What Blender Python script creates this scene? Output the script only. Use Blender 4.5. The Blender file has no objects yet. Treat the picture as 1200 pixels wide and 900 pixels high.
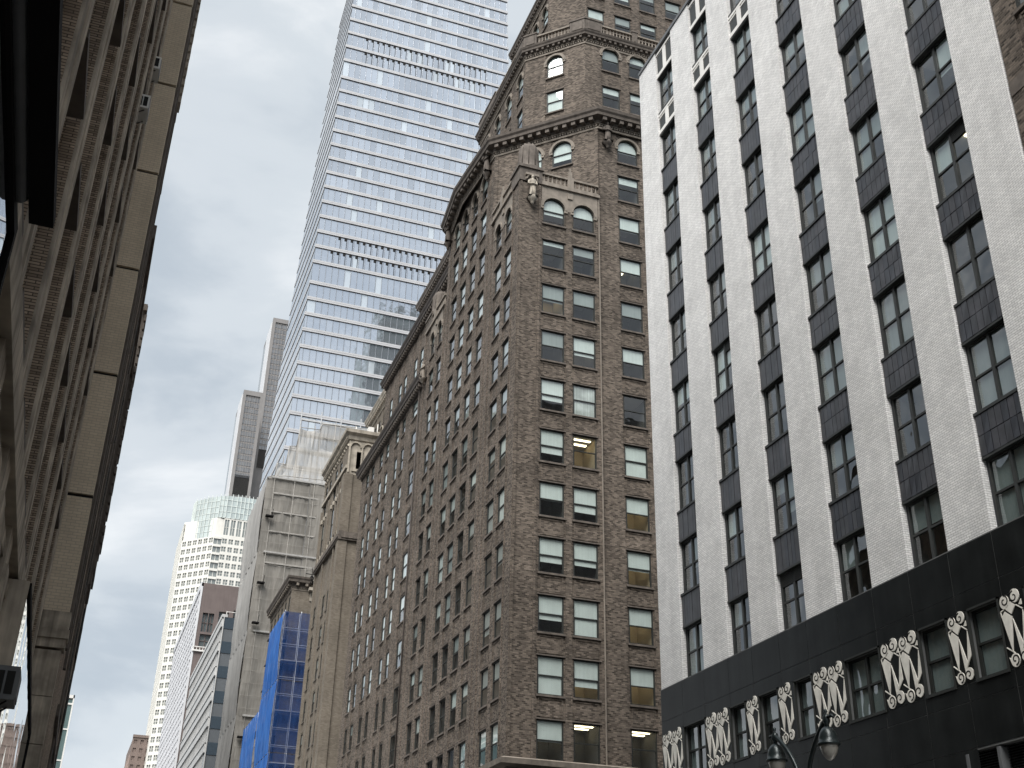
import bpy, bmesh, math, random
from math import sin, cos, pi, radians, sqrt
from mathutils import Vector, Matrix
random.seed(7)
S = bpy.context.scene
COL = S.collection

# ---------------------------------------------------------------- camera
cam_d = bpy.data.cameras.new("camera")
cam_d.sensor_width = 36.0
cam_d.lens = 36.0 * 1383.59 / 1200.0
cam_d.clip_start = 0.05
cam_d.clip_end = 6000
cam = bpy.data.objects.new("camera", cam_d)
COL.objects.link(cam)
yaw, pitch, roll = 0.335871541, 0.486170139, 0.0255896087
fw = Vector((sin(yaw) * cos(pitch), cos(yaw) * cos(pitch), sin(pitch)))
rt = fw.cross(Vector((0, 0, 1))).normalized()
up = rt.cross(fw)
r2 = rt * cos(roll) + up * sin(roll)
u2 = up * cos(roll) - rt * sin(roll)
cam.matrix_world = Matrix(((r2.x, u2.x, -fw.x, 0), (r2.y, u2.y, -fw.y, 0), (r2.z, u2.z, -fw.z, 1.6), (0, 0, 0, 1)))
S.camera = cam

# ---------------------------------------------------------------- light, sky, exposure
SUN_EL, SUN_AZ = 54.0, 220.0          # direction the light comes from (azimuth clockwise from +Y)
W = bpy.data.worlds.new("World")
S.world = W
W.use_nodes = True
wn, wl = W.node_tree.nodes, W.node_tree.links
wn.clear()
wo = wn.new("ShaderNodeOutputWorld")
bg = wn.new("ShaderNodeBackground")
bg.inputs[1].default_value = 0.05
sky = wn.new("ShaderNodeTexSky")
sky.sky_type = 'NISHITA'
sky.sun_disc = False
sky.sun_elevation = radians(SUN_EL)
sky.sun_rotation = radians(SUN_AZ)
sky.air_density = 1.0
sky.dust_density = 2.0
tc = wn.new("ShaderNodeTexCoord")
mp = wn.new("ShaderNodeMapping")
mp.inputs["Scale"].default_value = (1.0, 1.0, 2.2)
mp.inputs["Location"].default_value = (10.818, 6.4775, -0.3251)
n1 = wn.new("ShaderNodeTexNoise")
n1.inputs["Scale"].default_value = 4.0
n1.inputs["Detail"].default_value = 7.0
n1.inputs["Roughness"].default_value = 0.52
n1.inputs["Distortion"].default_value = 0.35
cr = wn.new("ShaderNodeValToRGB")
cr.color_ramp.interpolation = 'EASE'
e = cr.color_ramp.elements
e[0].position = 0.34; e[0].color = (2.75, 3.08, 3.4, 1)
e[1].position = 0.66; e[1].color = (4.75, 4.9, 5.0, 1)
m = cr.color_ramp.elements.new(0.5); m.color = (3.62, 3.9, 4.12, 1)
mx = wn.new("ShaderNodeMixRGB")
mx.inputs[0].default_value = 0.93
wl.new(tc.outputs["Generated"], mp.inputs[0])
wl.new(mp.outputs[0], n1.inputs[0])
wl.new(n1.outputs[0], cr.inputs[0])
wl.new(sky.outputs[0], mx.inputs[1])
wl.new(cr.outputs[0], mx.inputs[2])
wl.new(mx.outputs[0], bg.inputs[0])
wl.new(bg.outputs[0], wo.inputs[0])

sd = bpy.data.lights.new("sun", 'SUN')
sd.energy = 1.5
sd.angle = radians(45)
sd.color = (1.0, 0.965, 0.92)
sun = bpy.data.objects.new("sun", sd)
COL.objects.link(sun)
el, az = radians(SUN_EL), radians(SUN_AZ)
tosun = Vector((sin(az) * cos(el), cos(az) * cos(el), sin(el)))
sun.rotation_euler = (-tosun).to_track_quat('-Z', 'Y').to_euler()
sun.location = (0, 0, 150)
S.view_settings.view_transform = 'Standard'
S.view_settings.look = 'None'
S.view_settings.gamma = 1.0
S.view_settings.use_curve_mapping = False
S.view_settings.exposure = 1.99
S.render.engine = 'CYCLES'
try:
    S.cycles.max_bounces = 6
    S.cycles.diffuse_bounces = 3
    S.cycles.glossy_bounces = 3
    S.cycles.transparent_max_bounces = 12
    S.cycles.caustics_reflective = False
    S.cycles.caustics_refractive = False
except Exception:
    pass

# ---------------------------------------------------------------- mesh helpers
class MB:
    """collects polygons, each with a material slot"""
    def __init__(s):
        s.v = []; s.f = []; s.m = []; s.sm = []
    def poly(s, pts, m=0, smooth=False):
        i = len(s.v)
        s.v.extend([tuple(p) for p in pts])
        s.f.append(list(range(i, i + len(pts)))); s.m.append(m); s.sm.append(smooth)
    def box(s, a, b, m=0):
        x0, y0, z0 = min(a[0], b[0]), min(a[1], b[1]), min(a[2], b[2])
        x1, y1, z1 = max(a[0], b[0]), max(a[1], b[1]), max(a[2], b[2])
        s.hexa([(x0, y0, z0), (x1, y0, z0), (x1, y1, z0), (x0, y1, z0), (x0, y0, z1), (x1, y0, z1), (x1, y1, z1), (x0, y1, z1)], m)
    def hexa(s, p, m=0):
        i = len(s.v)
        s.v.extend([tuple(q) for q in p])
        for q in ((0, 3, 2, 1), (4, 5, 6, 7), (0, 1, 5, 4), (1, 2, 6, 5), (2, 3, 7, 6), (3, 0, 4, 7)):
            s.f.append([i + k for k in q]); s.m.append(m); s.sm.append(False)
    def fbox(s, fr, u0, u1, v0, v1, d0, d1, m=0):
        """box in a wall frame: u along the wall, v up, d outwards"""
        P = fr.P
        s.hexa([P(u0, v0, d1), P(u1, v0, d1), P(u1, v0, d0), P(u0, v0, d0), P(u0, v1, d1), P(u1, v1, d1), P(u1, v1, d0), P(u0, v1, d0)], m)
    def prism(s, pts, z0, z1, m=0, cap=True):
        n = len(pts)
        for i in range(n):
            a, b = pts[i], pts[(i + 1) % n]
            s.poly([(a[0], a[1], z0), (b[0], b[1], z0), (b[0], b[1], z1), (a[0], a[1], z1)], m)
        if cap:
            s.poly([(p[0], p[1], z1) for p in pts], m)
            s.poly([(p[0], p[1], z0) for p in reversed(pts)], m)
    def fprism(s, fr, pts, d0, d1, m=0, smooth=False):
        """outline in the wall's (u,v), thickened from d0 to d1"""
        n = len(pts)
        s.poly([fr.P(u, v, d1) for u, v in pts], m)
        for i in range(n):
            a, b = pts[i], pts[(i + 1) % n]
            s.poly([fr.P(a[0], a[1], d1), fr.P(a[0], a[1], d0), fr.P(b[0], b[1], d0), fr.P(b[0], b[1], d1)], m)
    def rings(s, rings, m=0, smooth=True, closed=True, cap=True):
        i0 = len(s.v); n = len(rings[0])
        for r in rings: s.v.extend([tuple(p) for p in r])
        for k in range(len(rings) - 1):
            for j in range(n if closed else n - 1):
                a = i0 + k * n + j; b = i0 + k * n + (j + 1) % n
                s.f.append([a, b, b + n, a + n]); s.m.append(m); s.sm.append(smooth)
        if cap and closed:
            s.f.append([i0 + j for j in reversed(range(n))]); s.m.append(m); s.sm.append(False)
            k = i0 + (len(rings) - 1) * n
            s.f.append([k + j for j in range(n)]); s.m.append(m); s.sm.append(False)
    def lathe(s, c, prof, n=14, m=0):
        s.rings([[(c[0] + r * cos(2 * pi * j / n), c[1] + r * sin(2 * pi * j / n), c[2] + z) for j in range(n)] for r, z in prof], m)
    def tube(s, pts, r, n=8, m=0):
        pts = [Vector(p) for p in pts]; rr = []
        for i, p in enumerate(pts):
            t = (pts[min(i + 1, len(pts) - 1)] - pts[max(i - 1, 0)]).normalized()
            a = t.cross(Vector((0, 0, 1)))
            if a.length < 1e-3: a = t.cross(Vector((0, 1, 0)))
            a.normalize(); b = t.cross(a)
            q = r[i] if isinstance(r, (list, tuple)) else r
            rr.append([p + a * (q * cos(2 * pi * j / n)) + b * (q * sin(2 * pi * j / n)) for j in range(n)])
        s.rings(rr, m)
    def mesh(s, name, mats):
        me = bpy.data.meshes.new(name)
        me.from_pydata(s.v, [], s.f)
        for k in (mats if isinstance(mats, (list, tuple)) else [mats]): me.materials.append(k)
        me.polygons.foreach_set("material_index", s.m)
        me.polygons.foreach_set("use_smooth", s.sm)
        me.update()
        return me

class Fr:
    """wall frame: O origin, N outward normal (horizontal); u runs to the right seen from outside"""
    def __init__(s, O, N):
        s.O = Vector(O); s.N = Vector((N[0], N[1], 0)).normalized()
        s.R = Vector((-s.N.y, s.N.x, 0))
        s.rot = math.atan2(s.R.y, s.R.x)
    def P(s, u, v, d=0.0):
        return (s.O.x + s.R.x * u + s.N.x * d, s.O.y + s.R.y * u + s.N.y * d, s.O.z + v)

ORI = {}
def thing(name, label, cat, loc=(0, 0, 0), group=None):
    o = bpy.data.objects.new(name, None)
    COL.objects.link(o)
    o.empty_display_size = 0.5
    o.location = loc
    o["label"] = label; o["category"] = cat
    if group: o["group"] = group
    ORI[o.name] = Vector(loc)
    return o
def link(name, me, parent=None, loc=(0, 0, 0), rz=0.0, kind=None, label=None):
    """one mesh object; loc is in world space"""
    o = bpy.data.objects.new(name, me)
    COL.objects.link(o)
    L = Vector(loc)
    ORI[o.name] = L
    if parent is not None:
        o.parent = parent
        pr = parent.rotation_euler.z; q = parent.parent
        while q is not None:
            pr += q.rotation_euler.z; q = q.parent
        o.location = Matrix.Rotation(-pr, 3, 'Z') @ (L - ORI[parent.name])
        o.rotation_euler = (0, 0, rz - pr)
    else:
        o.location = L; o.rotation_euler = (0, 0, rz)
    if kind: o["kind"] = kind
    if label: o["label"] = label
    return o
def part(name, mb, mats, parent, kind=None, label=None):
    """mesh given in world coordinates, stored about its parent's base"""
    O = ORI[parent.name] if parent is not None else Vector((0, 0, 0))
    if parent is not None and (abs(parent.rotation_euler.z) > 1e-6):
        R = Matrix.Rotation(-parent.rotation_euler.z, 3, 'Z')
        mb.v = [tuple(R @ (Vector(p) - O)) for p in mb.v]
        o = link(name, mb.mesh(name, mats), parent, O, parent.rotation_euler.z, kind, label)
    else:
        mb.v = [(p[0] - O.x, p[1] - O.y, p[2] - O.z) for p in mb.v]
        o = link(name, mb.mesh(name, mats), parent, O, 0.0, kind, label)
    return o

def wall(mb, fr, u0, u1, v0, v1, holes=(), depth=0.25, d=0.0, m=0, mr=None, back=True):
    """wall sheet with real openings (u0,u1,v0,v1,arch) and reveals"""
    if mr is None: mr = m
    P = fr.P
    us = sorted(set([u0, u1] + [h[0] for h in holes] + [h[1] for h in holes]))
    us = [u for u in us if u0 - 1e-6 <= u <= u1 + 1e-6]
    for a, b in zip(us[:-1], us[1:]):
        if b - a < 1e-5: continue
        c = (a + b) / 2
        hs = sorted([h for h in holes if h[0] < c < h[1]], key=lambda h: h[2])
        z = v0
        for h in hs:
            if h[2] > z + 1e-6: mb.poly([P(a, z, d), P(b, z, d), P(b, h[2], d), P(a, h[2], d)], m)
            z = h[3]
            if len(h) > 4 and h[4]:
                r = (h[1] - h[0]) / 2; cu = (h[0] + h[1]) / 2; zs = h[3]; K = 12
                top = zs + r + 0.02
                for k in range(K):
                    t0, t1 = pi - pi * k / K, pi - pi * (k + 1) / K
                    p0 = (cu + r * cos(t0), zs + r * sin(t0)); p1 = (cu + r * cos(t1), zs + r * sin(t1))
                    mb.poly([P(p0[0], p0[1], d), P(p1[0], p1[1], d), P(p1[0], top, d), P(p0[0], top, d)], m)
                    mb.poly([P(p1[0], p1[1], d), P(p0[0], p0[1], d), P(p0[0], p0[1], d - depth), P(p1[0], p1[1], d - depth)], mr)
                z = top
        if v1 > z + 1e-6: mb.poly([P(a, z, d), P(b, z, d), P(b, v1, d), P(a, v1, d)], m)
    for h in holes:
        a, b, c, e_ = h[:4]
        mb.poly([P(a, c, d), P(b, c, d), P(b, c, d - depth), P(a, c, d - depth)], mr)
        mb.poly([P(a, c, d), P(a, c, d - depth), P(a, e_, d - depth), P(a, e_, d)], mr)
        mb.poly([P(b, c, d), P(b, e_, d), P(b, e_, d - depth), P(b, c, d - depth)], mr)
        if not (len(h) > 4 and h[4]):
            mb.poly([P(a, e_, d), P(a, e_, d - depth), P(b, e_, d - depth), P(b, e_, d)], mr)

def sweep(mb, path, prof, m=0, closed=False):
    """profile (out, z) swept along a plan path; outside is to the right of the path's direction"""
    n = len(path); rr = []
    def nrm(a, b):
        d = Vector((b[0] - a[0], b[1] - a[1])).normalized()
        return Vector((d.y, -d.x))
    for i in range(n):
        if i == 0 and not closed: k = nrm(path[0], path[1])
        elif i == n - 1 and not closed: k = nrm(path[-2], path[-1])
        else:
            a = nrm(path[i - 1], path[i]); b = nrm(path[i], path[(i + 1) % n])
            k = (a + b); k = k / max(k.dot(a), 0.3)
        rr.append([(path[i][0] + k.x * o, path[i][1] + k.y * o, z) for o, z in prof])
    for i in range(n if closed else n - 1):
        A, B = rr[i], rr[(i + 1) % n]
        for j in range(len(prof) - 1):
            mb.poly([A[j], B[j], B[j + 1], A[j + 1]], m)
    if not closed:
        mb.poly(list(reversed(rr[0])), m); mb.poly(rr[-1], m)
def along(path, step, fn):
    """calls fn(point, frame) every step metres along the path"""
    for a, b in zip(path[:-1], path[1:]):
        A, B = Vector((a[0], a[1], 0)), Vector((b[0], b[1], 0))
        L = (B - A).length; d = (B - A) / L
        fr = Fr((A.x, A.y, 0), (d.y, -d.x))
        k = max(1, int(L / step))
        for i in range(k):
            fn(fr, (i + 0.5) * L / k)

# ---------------------------------------------------------------- materials
def mat(name, col=(0.5, 0.5, 0.5), rough=0.8, metal=0.0, spec=0.5):
    k = bpy.data.materials.new(name); k.use_nodes = True
    b = k.node_tree.nodes["Principled BSDF"]
    b.inputs["Base Color"].default_value = (*col, 1)
    b.inputs["Roughness"].default_value = rough
    b.inputs["Metallic"].default_value = metal
    b.inputs["Specular IOR Level"].default_value = spec
    return k
def wall_uv(nt):
    """metres along the wall and up, from position and normal (works on any upright wall)"""
    N = nt.nodes; L = nt.links
    g = N.new("ShaderNodeNewGeometry")
    c = N.new("ShaderNodeVectorMath"); c.operation = 'CROSS_PRODUCT'
    c.inputs[0].default_value = (0, 0, 1)
    L.new(g.outputs["True Normal"], c.inputs[1])
    nz = N.new("ShaderNodeVectorMath"); nz.operation = 'NORMALIZE'
    L.new(c.outputs[0], nz.inputs[0])
    d = N.new("ShaderNodeVectorMath"); d.operation = 'DOT_PRODUCT'
    L.new(nz.outputs[0], d.inputs[0]); L.new(g.outputs["Position"], d.inputs[1])
    s = N.new("ShaderNodeSeparateXYZ"); L.new(g.outputs["Position"], s.inputs[0])
    k = N.new("ShaderNodeCombineXYZ")
    L.new(d.outputs["Value"], k.inputs[0]); L.new(s.outputs[2], k.inputs[1])
    return k.outputs[0], g.outputs["Position"]
def brick(name, c1, c2, mortar, bw=0.3, bh=0.1, ms=0.012, bump=0.4, stain=0.25, bias=0.0, blot=0.35):
    k = mat(name, c1, 0.88, 0, 0.25); nt = k.node_tree; N = nt.nodes; L = nt.links
    b = N["Principled BSDF"]
    uv, pos = wall_uv(nt)
    t = N.new("ShaderNodeTexBrick")
    t.inputs["Color1"].default_value = (*c1, 1); t.inputs["Color2"].default_value = (*c2, 1)
    t.inputs["Mortar"].default_value = (*mortar, 1)
    t.inputs["Scale"].default_value = 1.0
    t.inputs["Brick Width"].default_value = bw; t.inputs["Row Height"].default_value = bh
    t.inputs["Mortar Size"].default_value = ms; t.inputs["Mortar Smooth"].default_value = 0.2
    t.inputs["Bias"].default_value = bias
    L.new(uv, t.inputs["Vector"])
    n = N.new("ShaderNodeTexNoise"); n.inputs["Scale"].default_value = blot; n.inputs["Detail"].default_value = 6
    n.inputs["Roughness"].default_value = 0.65
    L.new(pos, n.inputs["Vector"])
    r = N.new("ShaderNodeMapRange"); r.inputs[1].default_value = 0.3; r.inputs[2].default_value = 0.7
    r.inputs[3].default_value = 1 - stain; r.inputs[4].default_value = 1 + stain
    L.new(n.outputs[0], r.inputs[0])
    # rain streaks: noise stretched upright
    mp = N.new("ShaderNodeMapping"); mp.inputs["Scale"].default_value = (2.2, 0.12, 1)
    L.new(uv, mp.inputs[0])
    n2 = N.new("ShaderNodeTexNoise"); n2.inputs["Scale"].default_value = 1.0; n2.inputs["Detail"].default_value = 4
    L.new(mp.outputs[0], n2.inputs["Vector"])
    r2_ = N.new("ShaderNodeMapRange"); r2_.inputs[1].default_value = 0.35; r2_.inputs[2].default_value = 0.7
    r2_.inputs[3].default_value = 1 - stain * 0.5; r2_.inputs[4].default_value = 1 + stain * 0.35
    L.new(n2.outputs[0], r2_.inputs[0])
    mm = N.new("ShaderNodeMath"); mm.operation = 'MULTIPLY'
    L.new(r.outputs[0], mm.inputs[0]); L.new(r2_.outputs[0], mm.inputs[1])
    v = N.new("ShaderNodeVectorMath"); v.operation = 'SCALE'
    L.new(t.outputs["Color"], v.inputs[0]); L.new(mm.outputs[0], v.inputs["Scale"])
    L.new(v.outputs[0], b.inputs["Base Color"])
    if bump:
        bp = N.new("ShaderNodeBump"); bp.inputs["Strength"].default_value = bump; bp.inputs["Distance"].default_value = 0.012
        iv = N.new("ShaderNodeMath"); iv.operation = 'SUBTRACT'; iv.inputs[0].default_value = 1
        L.new(t.outputs["Fac"], iv.inputs[1]); L.new(iv.outputs[0], bp.inputs["Height"])
        L.new(bp.outputs[0], b.inputs["Normal"])
    return k
def noisy(name, col, amp=0.2, scale=1.5, rough=0.85, streak=True, metal=0.0, spec=0.4, bump=0.0, stretch=(1.6, 0.1)):
    k = mat(name, col, rough, metal, spec); nt = k.node_tree; N = nt.nodes; L = nt.links
    b = N["Principled BSDF"]
    uv, pos = wall_uv(nt)
    n = N.new("ShaderNodeTexNoise"); n.inputs["Scale"].default_value = scale; n.inputs["Detail"].default_value = 6
    L.new(pos, n.inputs["Vector"])
    r = N.new("ShaderNodeMapRange"); r.inputs[1].default_value = 0.3; r.inputs[2].default_value = 0.7
    r.inputs[3].default_value = 1 - amp; r.inputs[4].default_value = 1 + amp
    L.new(n.outputs[0], r.inputs[0]); out = r.outputs[0]
    if streak:
        mp = N.new("ShaderNodeMapping"); mp.inputs["Scale"].default_value = (stretch[0], stretch[1], 1)
        L.new(uv, mp.inputs[0])
        n2 = N.new("ShaderNodeTexNoise"); n2.inputs["Scale"].default_value = 1.5; n2.inputs["Detail"].default_value = 5
        L.new(mp.outputs[0], n2.inputs["Vector"])
        r2_ = N.new("ShaderNodeMapRange"); r2_.inputs[1].default_value = 0.35; r2_.inputs[2].default_value = 0.7
        r2_.inputs[3].default_value = 1 - amp * 0.8; r2_.inputs[4].default_value = 1 + amp * 0.6
        L.new(n2.outputs[0], r2_.inputs[0])
        mm = N.new("ShaderNodeMath"); mm.operation = 'MULTIPLY'
        L.new(r.outputs[0], mm.inputs[0]); L.new(r2_.outputs[0], mm.inputs[1]); out = mm.outputs[0]
    v = N.new("ShaderNodeVectorMath"); v.operation = 'SCALE'
    v.inputs[0].default_value = col
    L.new(out, v.inputs["Scale"]); L.new(v.outputs[0], b.inputs["Base Color"])
    if bump:
        bp = N.new("ShaderNodeBump"); bp.inputs["Strength"].default_value = bump
        L.new(n.outputs[0], bp.inputs["Height"]); L.new(bp.outputs[0], b.inputs["Normal"])
    return k
def glass(name, tint=(0.9, 0.95, 0.95), ior=1.5, rough=0.01, wob=0.02, wscale=0.8, extra=0.0):
    """pane: fresnel mirror over a clear tinted sheet"""
    k = bpy.data.materials.new(name); k.use_nodes = True
    nt = k.node_tree; N = nt.nodes; L = nt.links; N.clear()
    o = N.new("ShaderNodeOutputMaterial")
    t = N.new("ShaderNodeBsdfTransparent"); t.inputs[0].default_value = (*tint, 1)
    g = N.new("ShaderNodeBsdfGlossy"); g.inputs["Roughness"].default_value = rough
    g.inputs["Color"].default_value = (0.96, 0.98, 1.0, 1)
    f = N.new("ShaderNodeLayerWeight"); f.inputs["Blend"].default_value = 0.5
    pw = N.new("ShaderNodeMath"); pw.operation = 'POWER'; pw.inputs[1].default_value = 3.8
    L.new(f.outputs["Facing"], pw.inputs[0])
    f0 = ((ior - 1) / (ior + 1)) ** 2 * 1.8 + extra
    a = N.new("ShaderNodeMath"); a.operation = 'MULTIPLY_ADD'; a.use_clamp = True
    a.inputs[1].default_value = 1 - f0; a.inputs[2].default_value = f0
    L.new(pw.outputs[0], a.inputs[0])
    x = N.new("ShaderNodeMixShader")
    L.new(a.outputs[0], x.inputs[0]); L.new(t.outputs[0], x.inputs[1]); L.new(g.outputs[0], x.inputs[2])
    L.new(x.outputs[0], o.inputs[0])
    if wob:
        ge = N.new("ShaderNodeNewGeometry")
        n = N.new("ShaderNodeTexNoise"); n.inputs["Scale"].default_value = wscale; n.inputs["Detail"].default_value = 1
        L.new(ge.outputs["Position"], n.inputs["Vector"])
        bp = N.new("ShaderNodeBump"); bp.inputs["Strength"].default_value = wob; bp.inputs["Distance"].default_value = 1.0
        L.new(n.outputs[0], bp.inputs["Height"]); L.new(bp.outputs[0], g.inputs["Normal"])
    return k
def emis(name, col, s):
    k = mat(name, col, 0.5)
    b = k.node_tree.nodes["Principled BSDF"]
    b.inputs["Emission Color"].default_value = (*col, 1); b.inputs["Emission Strength"].default_value = s
    return k

M = {}
M['brown'] = brick('brown_brick', (0.037, 0.030, 0.0245), (0.208, 0.172, 0.141), (0.128, 0.110, 0.093), 0.25, 0.098, 0.012, 0.7, 0.25)
M['brown_d'] = brick('brown_brick_plain', (0.06, 0.048, 0.038), (0.13, 0.105, 0.085), (0.11, 0.095, 0.08), 0.27, 0.105, 0.014, 0.5, 0.18)
M['stone'] = noisy('buff_terracotta', (0.235, 0.205, 0.172), 0.18, 3.0, 0.8)
M['stone_d'] = noisy('grey_brown_terracotta', (0.125, 0.107, 0.092), 0.25, 3.0, 0.85)
M['cornice'] = noisy('dark_copper_cornice', (0.060, 0.050, 0.044), 0.25, 3.0, 0.75)
M['whiteb'] = brick('white_glazed_brick', (0.85, 0.85, 0.84), (0.71, 0.713, 0.71), (0.42, 0.42, 0.415), 0.22, 0.080, 0.009, 0.5, 0.10, 0.0, 0.9)
M['whitep'] = noisy('white_painted_metal', (0.78, 0.77, 0.74), 0.06, 1.0, 0.6)
M['slate_b'] = noisy('blue_black_spandrel_tile', (0.030, 0.032, 0.040), 0.30, 2.0, 0.3, True, 0, 0.5)
M['slate_c'] = noisy('grey_spandrel_tile', (0.055, 0.056, 0.064), 0.30, 2.0, 0.42, True, 0, 0.5)
M['slate'] = noisy('dark_glazed_spandrel_tile', (0.046, 0.048, 0.055), 0.30, 2.0, 0.38, True, 0, 0.5)
M['granite'] = noisy('polished_black_granite', (0.012, 0.0135, 0.0135), 0.35, 1.2, 0.28, True, 0, 0.13)
M['granite_joint'] = noisy('grey_joint_mortar', (0.13, 0.135, 0.135), 0.2, 2.0, 0.8)
M['orn'] = noisy('cream_enamel', (0.80, 0.78, 0.71), 0.12, 4.0, 0.55)
M['frame_g'] = noisy('grey_bronze_window_frame', (0.035, 0.038, 0.037), 0.15, 2.0, 0.5, False)
M['frame_d'] = noisy('dark_green_window_frame', (0.022, 0.024, 0.022), 0.15, 2.0, 0.55, False)
M['blind'] = noisy('pale_roller_blind', (0.62, 0.67, 0.65), 0.07, 1.2, 0.8, True, stretch=(5, 0.05))
M['blind_g'] = noisy('grey_roller_blind', (0.30, 0.33, 0.325), 0.08, 1.2, 0.85, True, stretch=(5, 0.05))
M['curtain'] = noisy('pleated_curtain', (0.50, 0.53, 0.51), 0.3, 1.2, 0.85, True, stretch=(9, 0.02))
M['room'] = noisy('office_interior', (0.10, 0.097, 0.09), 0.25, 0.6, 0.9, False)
M['room_w'] = noisy('cream_office_wall', (0.42, 0.34, 0.23), 0.1, 0.6, 0.9, False)
M['ceil'] = noisy('office_ceiling', (0.42, 0.41, 0.38), 0.1, 0.6, 0.9, False)
M['lamp'] = emis('strip_light', (1.0, 0.86, 0.58), 1.3)
M['glass'] = glass('window_glass', (0.93, 0.97, 0.96), 1.55, 0.012, 0.010, 0.9)
M['glass_w'] = glass('white_block_window_glass', (0.80, 0.87, 0.87), 1.7, 0.02, 0.05, 0.9)
M['mirror'] = glass('display_window_glass', (0.25, 0.28, 0.30), 1.9, 0.01, 0.008, 0.8, 0.15)
M['leftb'] = brick('sooty_brown_brick', (0.22, 0.17, 0.128), (0.47, 0.37, 0.28), (0.11, 0.09, 0.072), 0.24, 0.046, 0.008, 0.6, 0.3)
M['lime'] = noisy('sooty_limestone', (0.44, 0.385, 0.315), 0.45, 1.6, 0.85, stretch=(4.0, .25))
M['tanb'] = brick('tan_face_brick', (0.66, 0.56, 0.43), (0.72, 0.62, 0.48), (0.53, 0.46, 0.36), 0.24, 0.09, 0.010, 0.2, 0.14)
M['tan2'] = brick('buff_brick', (0.152, 0.130, 0.104), (0.215, 0.187, 0.152), (0.155, 0.138, 0.115), 0.3, 0.12, 0.012, 0.3, 0.2)
M['cream'] = noisy('cream_terracotta', (0.40, 0.36, 0.30), 0.25, 1.5, 0.8)
M['dark'] = noisy('black_painted_metal', (0.010, 0.0095, 0.010), 0.2, 1.0, 0.85, False, 0, 0.15)
M['grey_m'] = noisy('grey_metal', (0.14, 0.145, 0.15), 0.15, 2.0, 0.5, False, 0.2)
M['void'] = mat('dark_opening', (0.012, 0.012, 0.012), 0.9)

# ---------------------------------------------------------------- windows
WM = {}
def arc_pts(w, h, n=12):
    r = w / 2
    return [(r - r * cos(pi * k / n), h + r * sin(pi * k / n)) for k in range(n + 1)]
def bar(mb, x0, x1, z0, z1, y0, y1, m=0): mb.box((x0, y0, z0), (x1, y1, z1), m)
def frame_mesh(w, h, arch, style, mt):
    k = ('f', round(w, 2), round(h, 2), arch, style, mt)
    if k in WM: return WM[k]
    mb = MB(); t = 0.075
    H = h + (w / 2 if arch else 0)
    bar(mb, 0, t, 0, h, -.05, .05); bar(mb, w - t, w, 0, h, -.05, .05); bar(mb, t, w - t, 0, t, -.05, .05)
    if arch:
        o = arc_pts(w, h); i = [(w / 2 + (x - w / 2) * (1 - 2 * t / w), h + (z - h) * (1 - 2 * t / w)) for x, z in o]
        for a in range(len(o) - 1):
            mb.hexa([(o[a][0], -.05, o[a][1]), (o[a + 1][0], -.05, o[a + 1][1]), (o[a + 1][0], .05, o[a + 1][1]), (o[a][0], .05, o[a][1]),
                     (i[a][0], -.05, i[a][1]), (i[a + 1][0], -.05, i[a + 1][1]), (i[a + 1][0], .05, i[a + 1][1]), (i[a][0], .05, i[a][1])])
    else:
        bar(mb, t, w - t, h - t, h, -.05, .05)
    if style in ('dh', 'cross'):
        zm = H * 0.5
        bar(mb, t, w - t, zm - .035, zm + .035, -.045, .045)
        bar(mb, t, t + .035, t, zm, -.03, .04); bar(mb, w - t - .035, w - t, t, zm, -.03, .04)
    if style == 'cross':
        bar(mb, w / 2 - .06, w / 2 + .06, t, H - t, -.06, .05)
    me = mb.mesh('window', M[mt]); WM[k] = me
    return me
def pane_mesh(x0, x1, z0, z1, mt, arch=None):
    k = ('p', round(x0, 2), round(x1, 2), round(z0, 2), round(z1, 2), mt, arch)
    if k in WM: return WM[k]
    mb = MB()
    if arch:
        w, h = arch
        o = arc_pts(w, h, 14); i = [(w / 2 + (x - w / 2) * (1 - .15 / w), h + (z - h) * (1 - .15 / w)) for x, z in o]
        mb.poly([(x0, 0, z0), (x1, 0, z0)] + [(x, 0, z) for x, z in reversed(i)], 0)
    else:
        mb.poly([(x0, 0, z0), (x1, 0, z0), (x1, 0, z1), (x0, 0, z1)], 0)
    me = mb.mesh('pane', M[mt]); WM[k] = me
    return me
def blind_mesh(w, H, frac, mt, arch, x0=0.0):
    k = ('b', round(w, 2), round(H, 2), round(frac, 2), mt, arch, x0)
    if k in WM: return WM[k]
    mb = MB(); z0 = H * (1 - frac) + .05
    if arch:
        h = H - w / 2
        o = arc_pts(w, h, 12)
        mb.poly([(.05, .045, min(z0, h)), (w - .05, .045, min(z0, h))] + [(x, .045, z) for x, z in reversed(o)], 0)
    else:
        mb.poly([(x0 + .05, .045, z0), (x0 + w - .05, .045, z0), (x0 + w - .05, .045, H), (x0 + .05, .045, H)], 0)
    mb.box((x0 + .05, .035, z0 - .04), (x0 + w - .05, .055, z0))
    me = mb.mesh('blind', M[mt]); WM[k] = me
    return me
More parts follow.
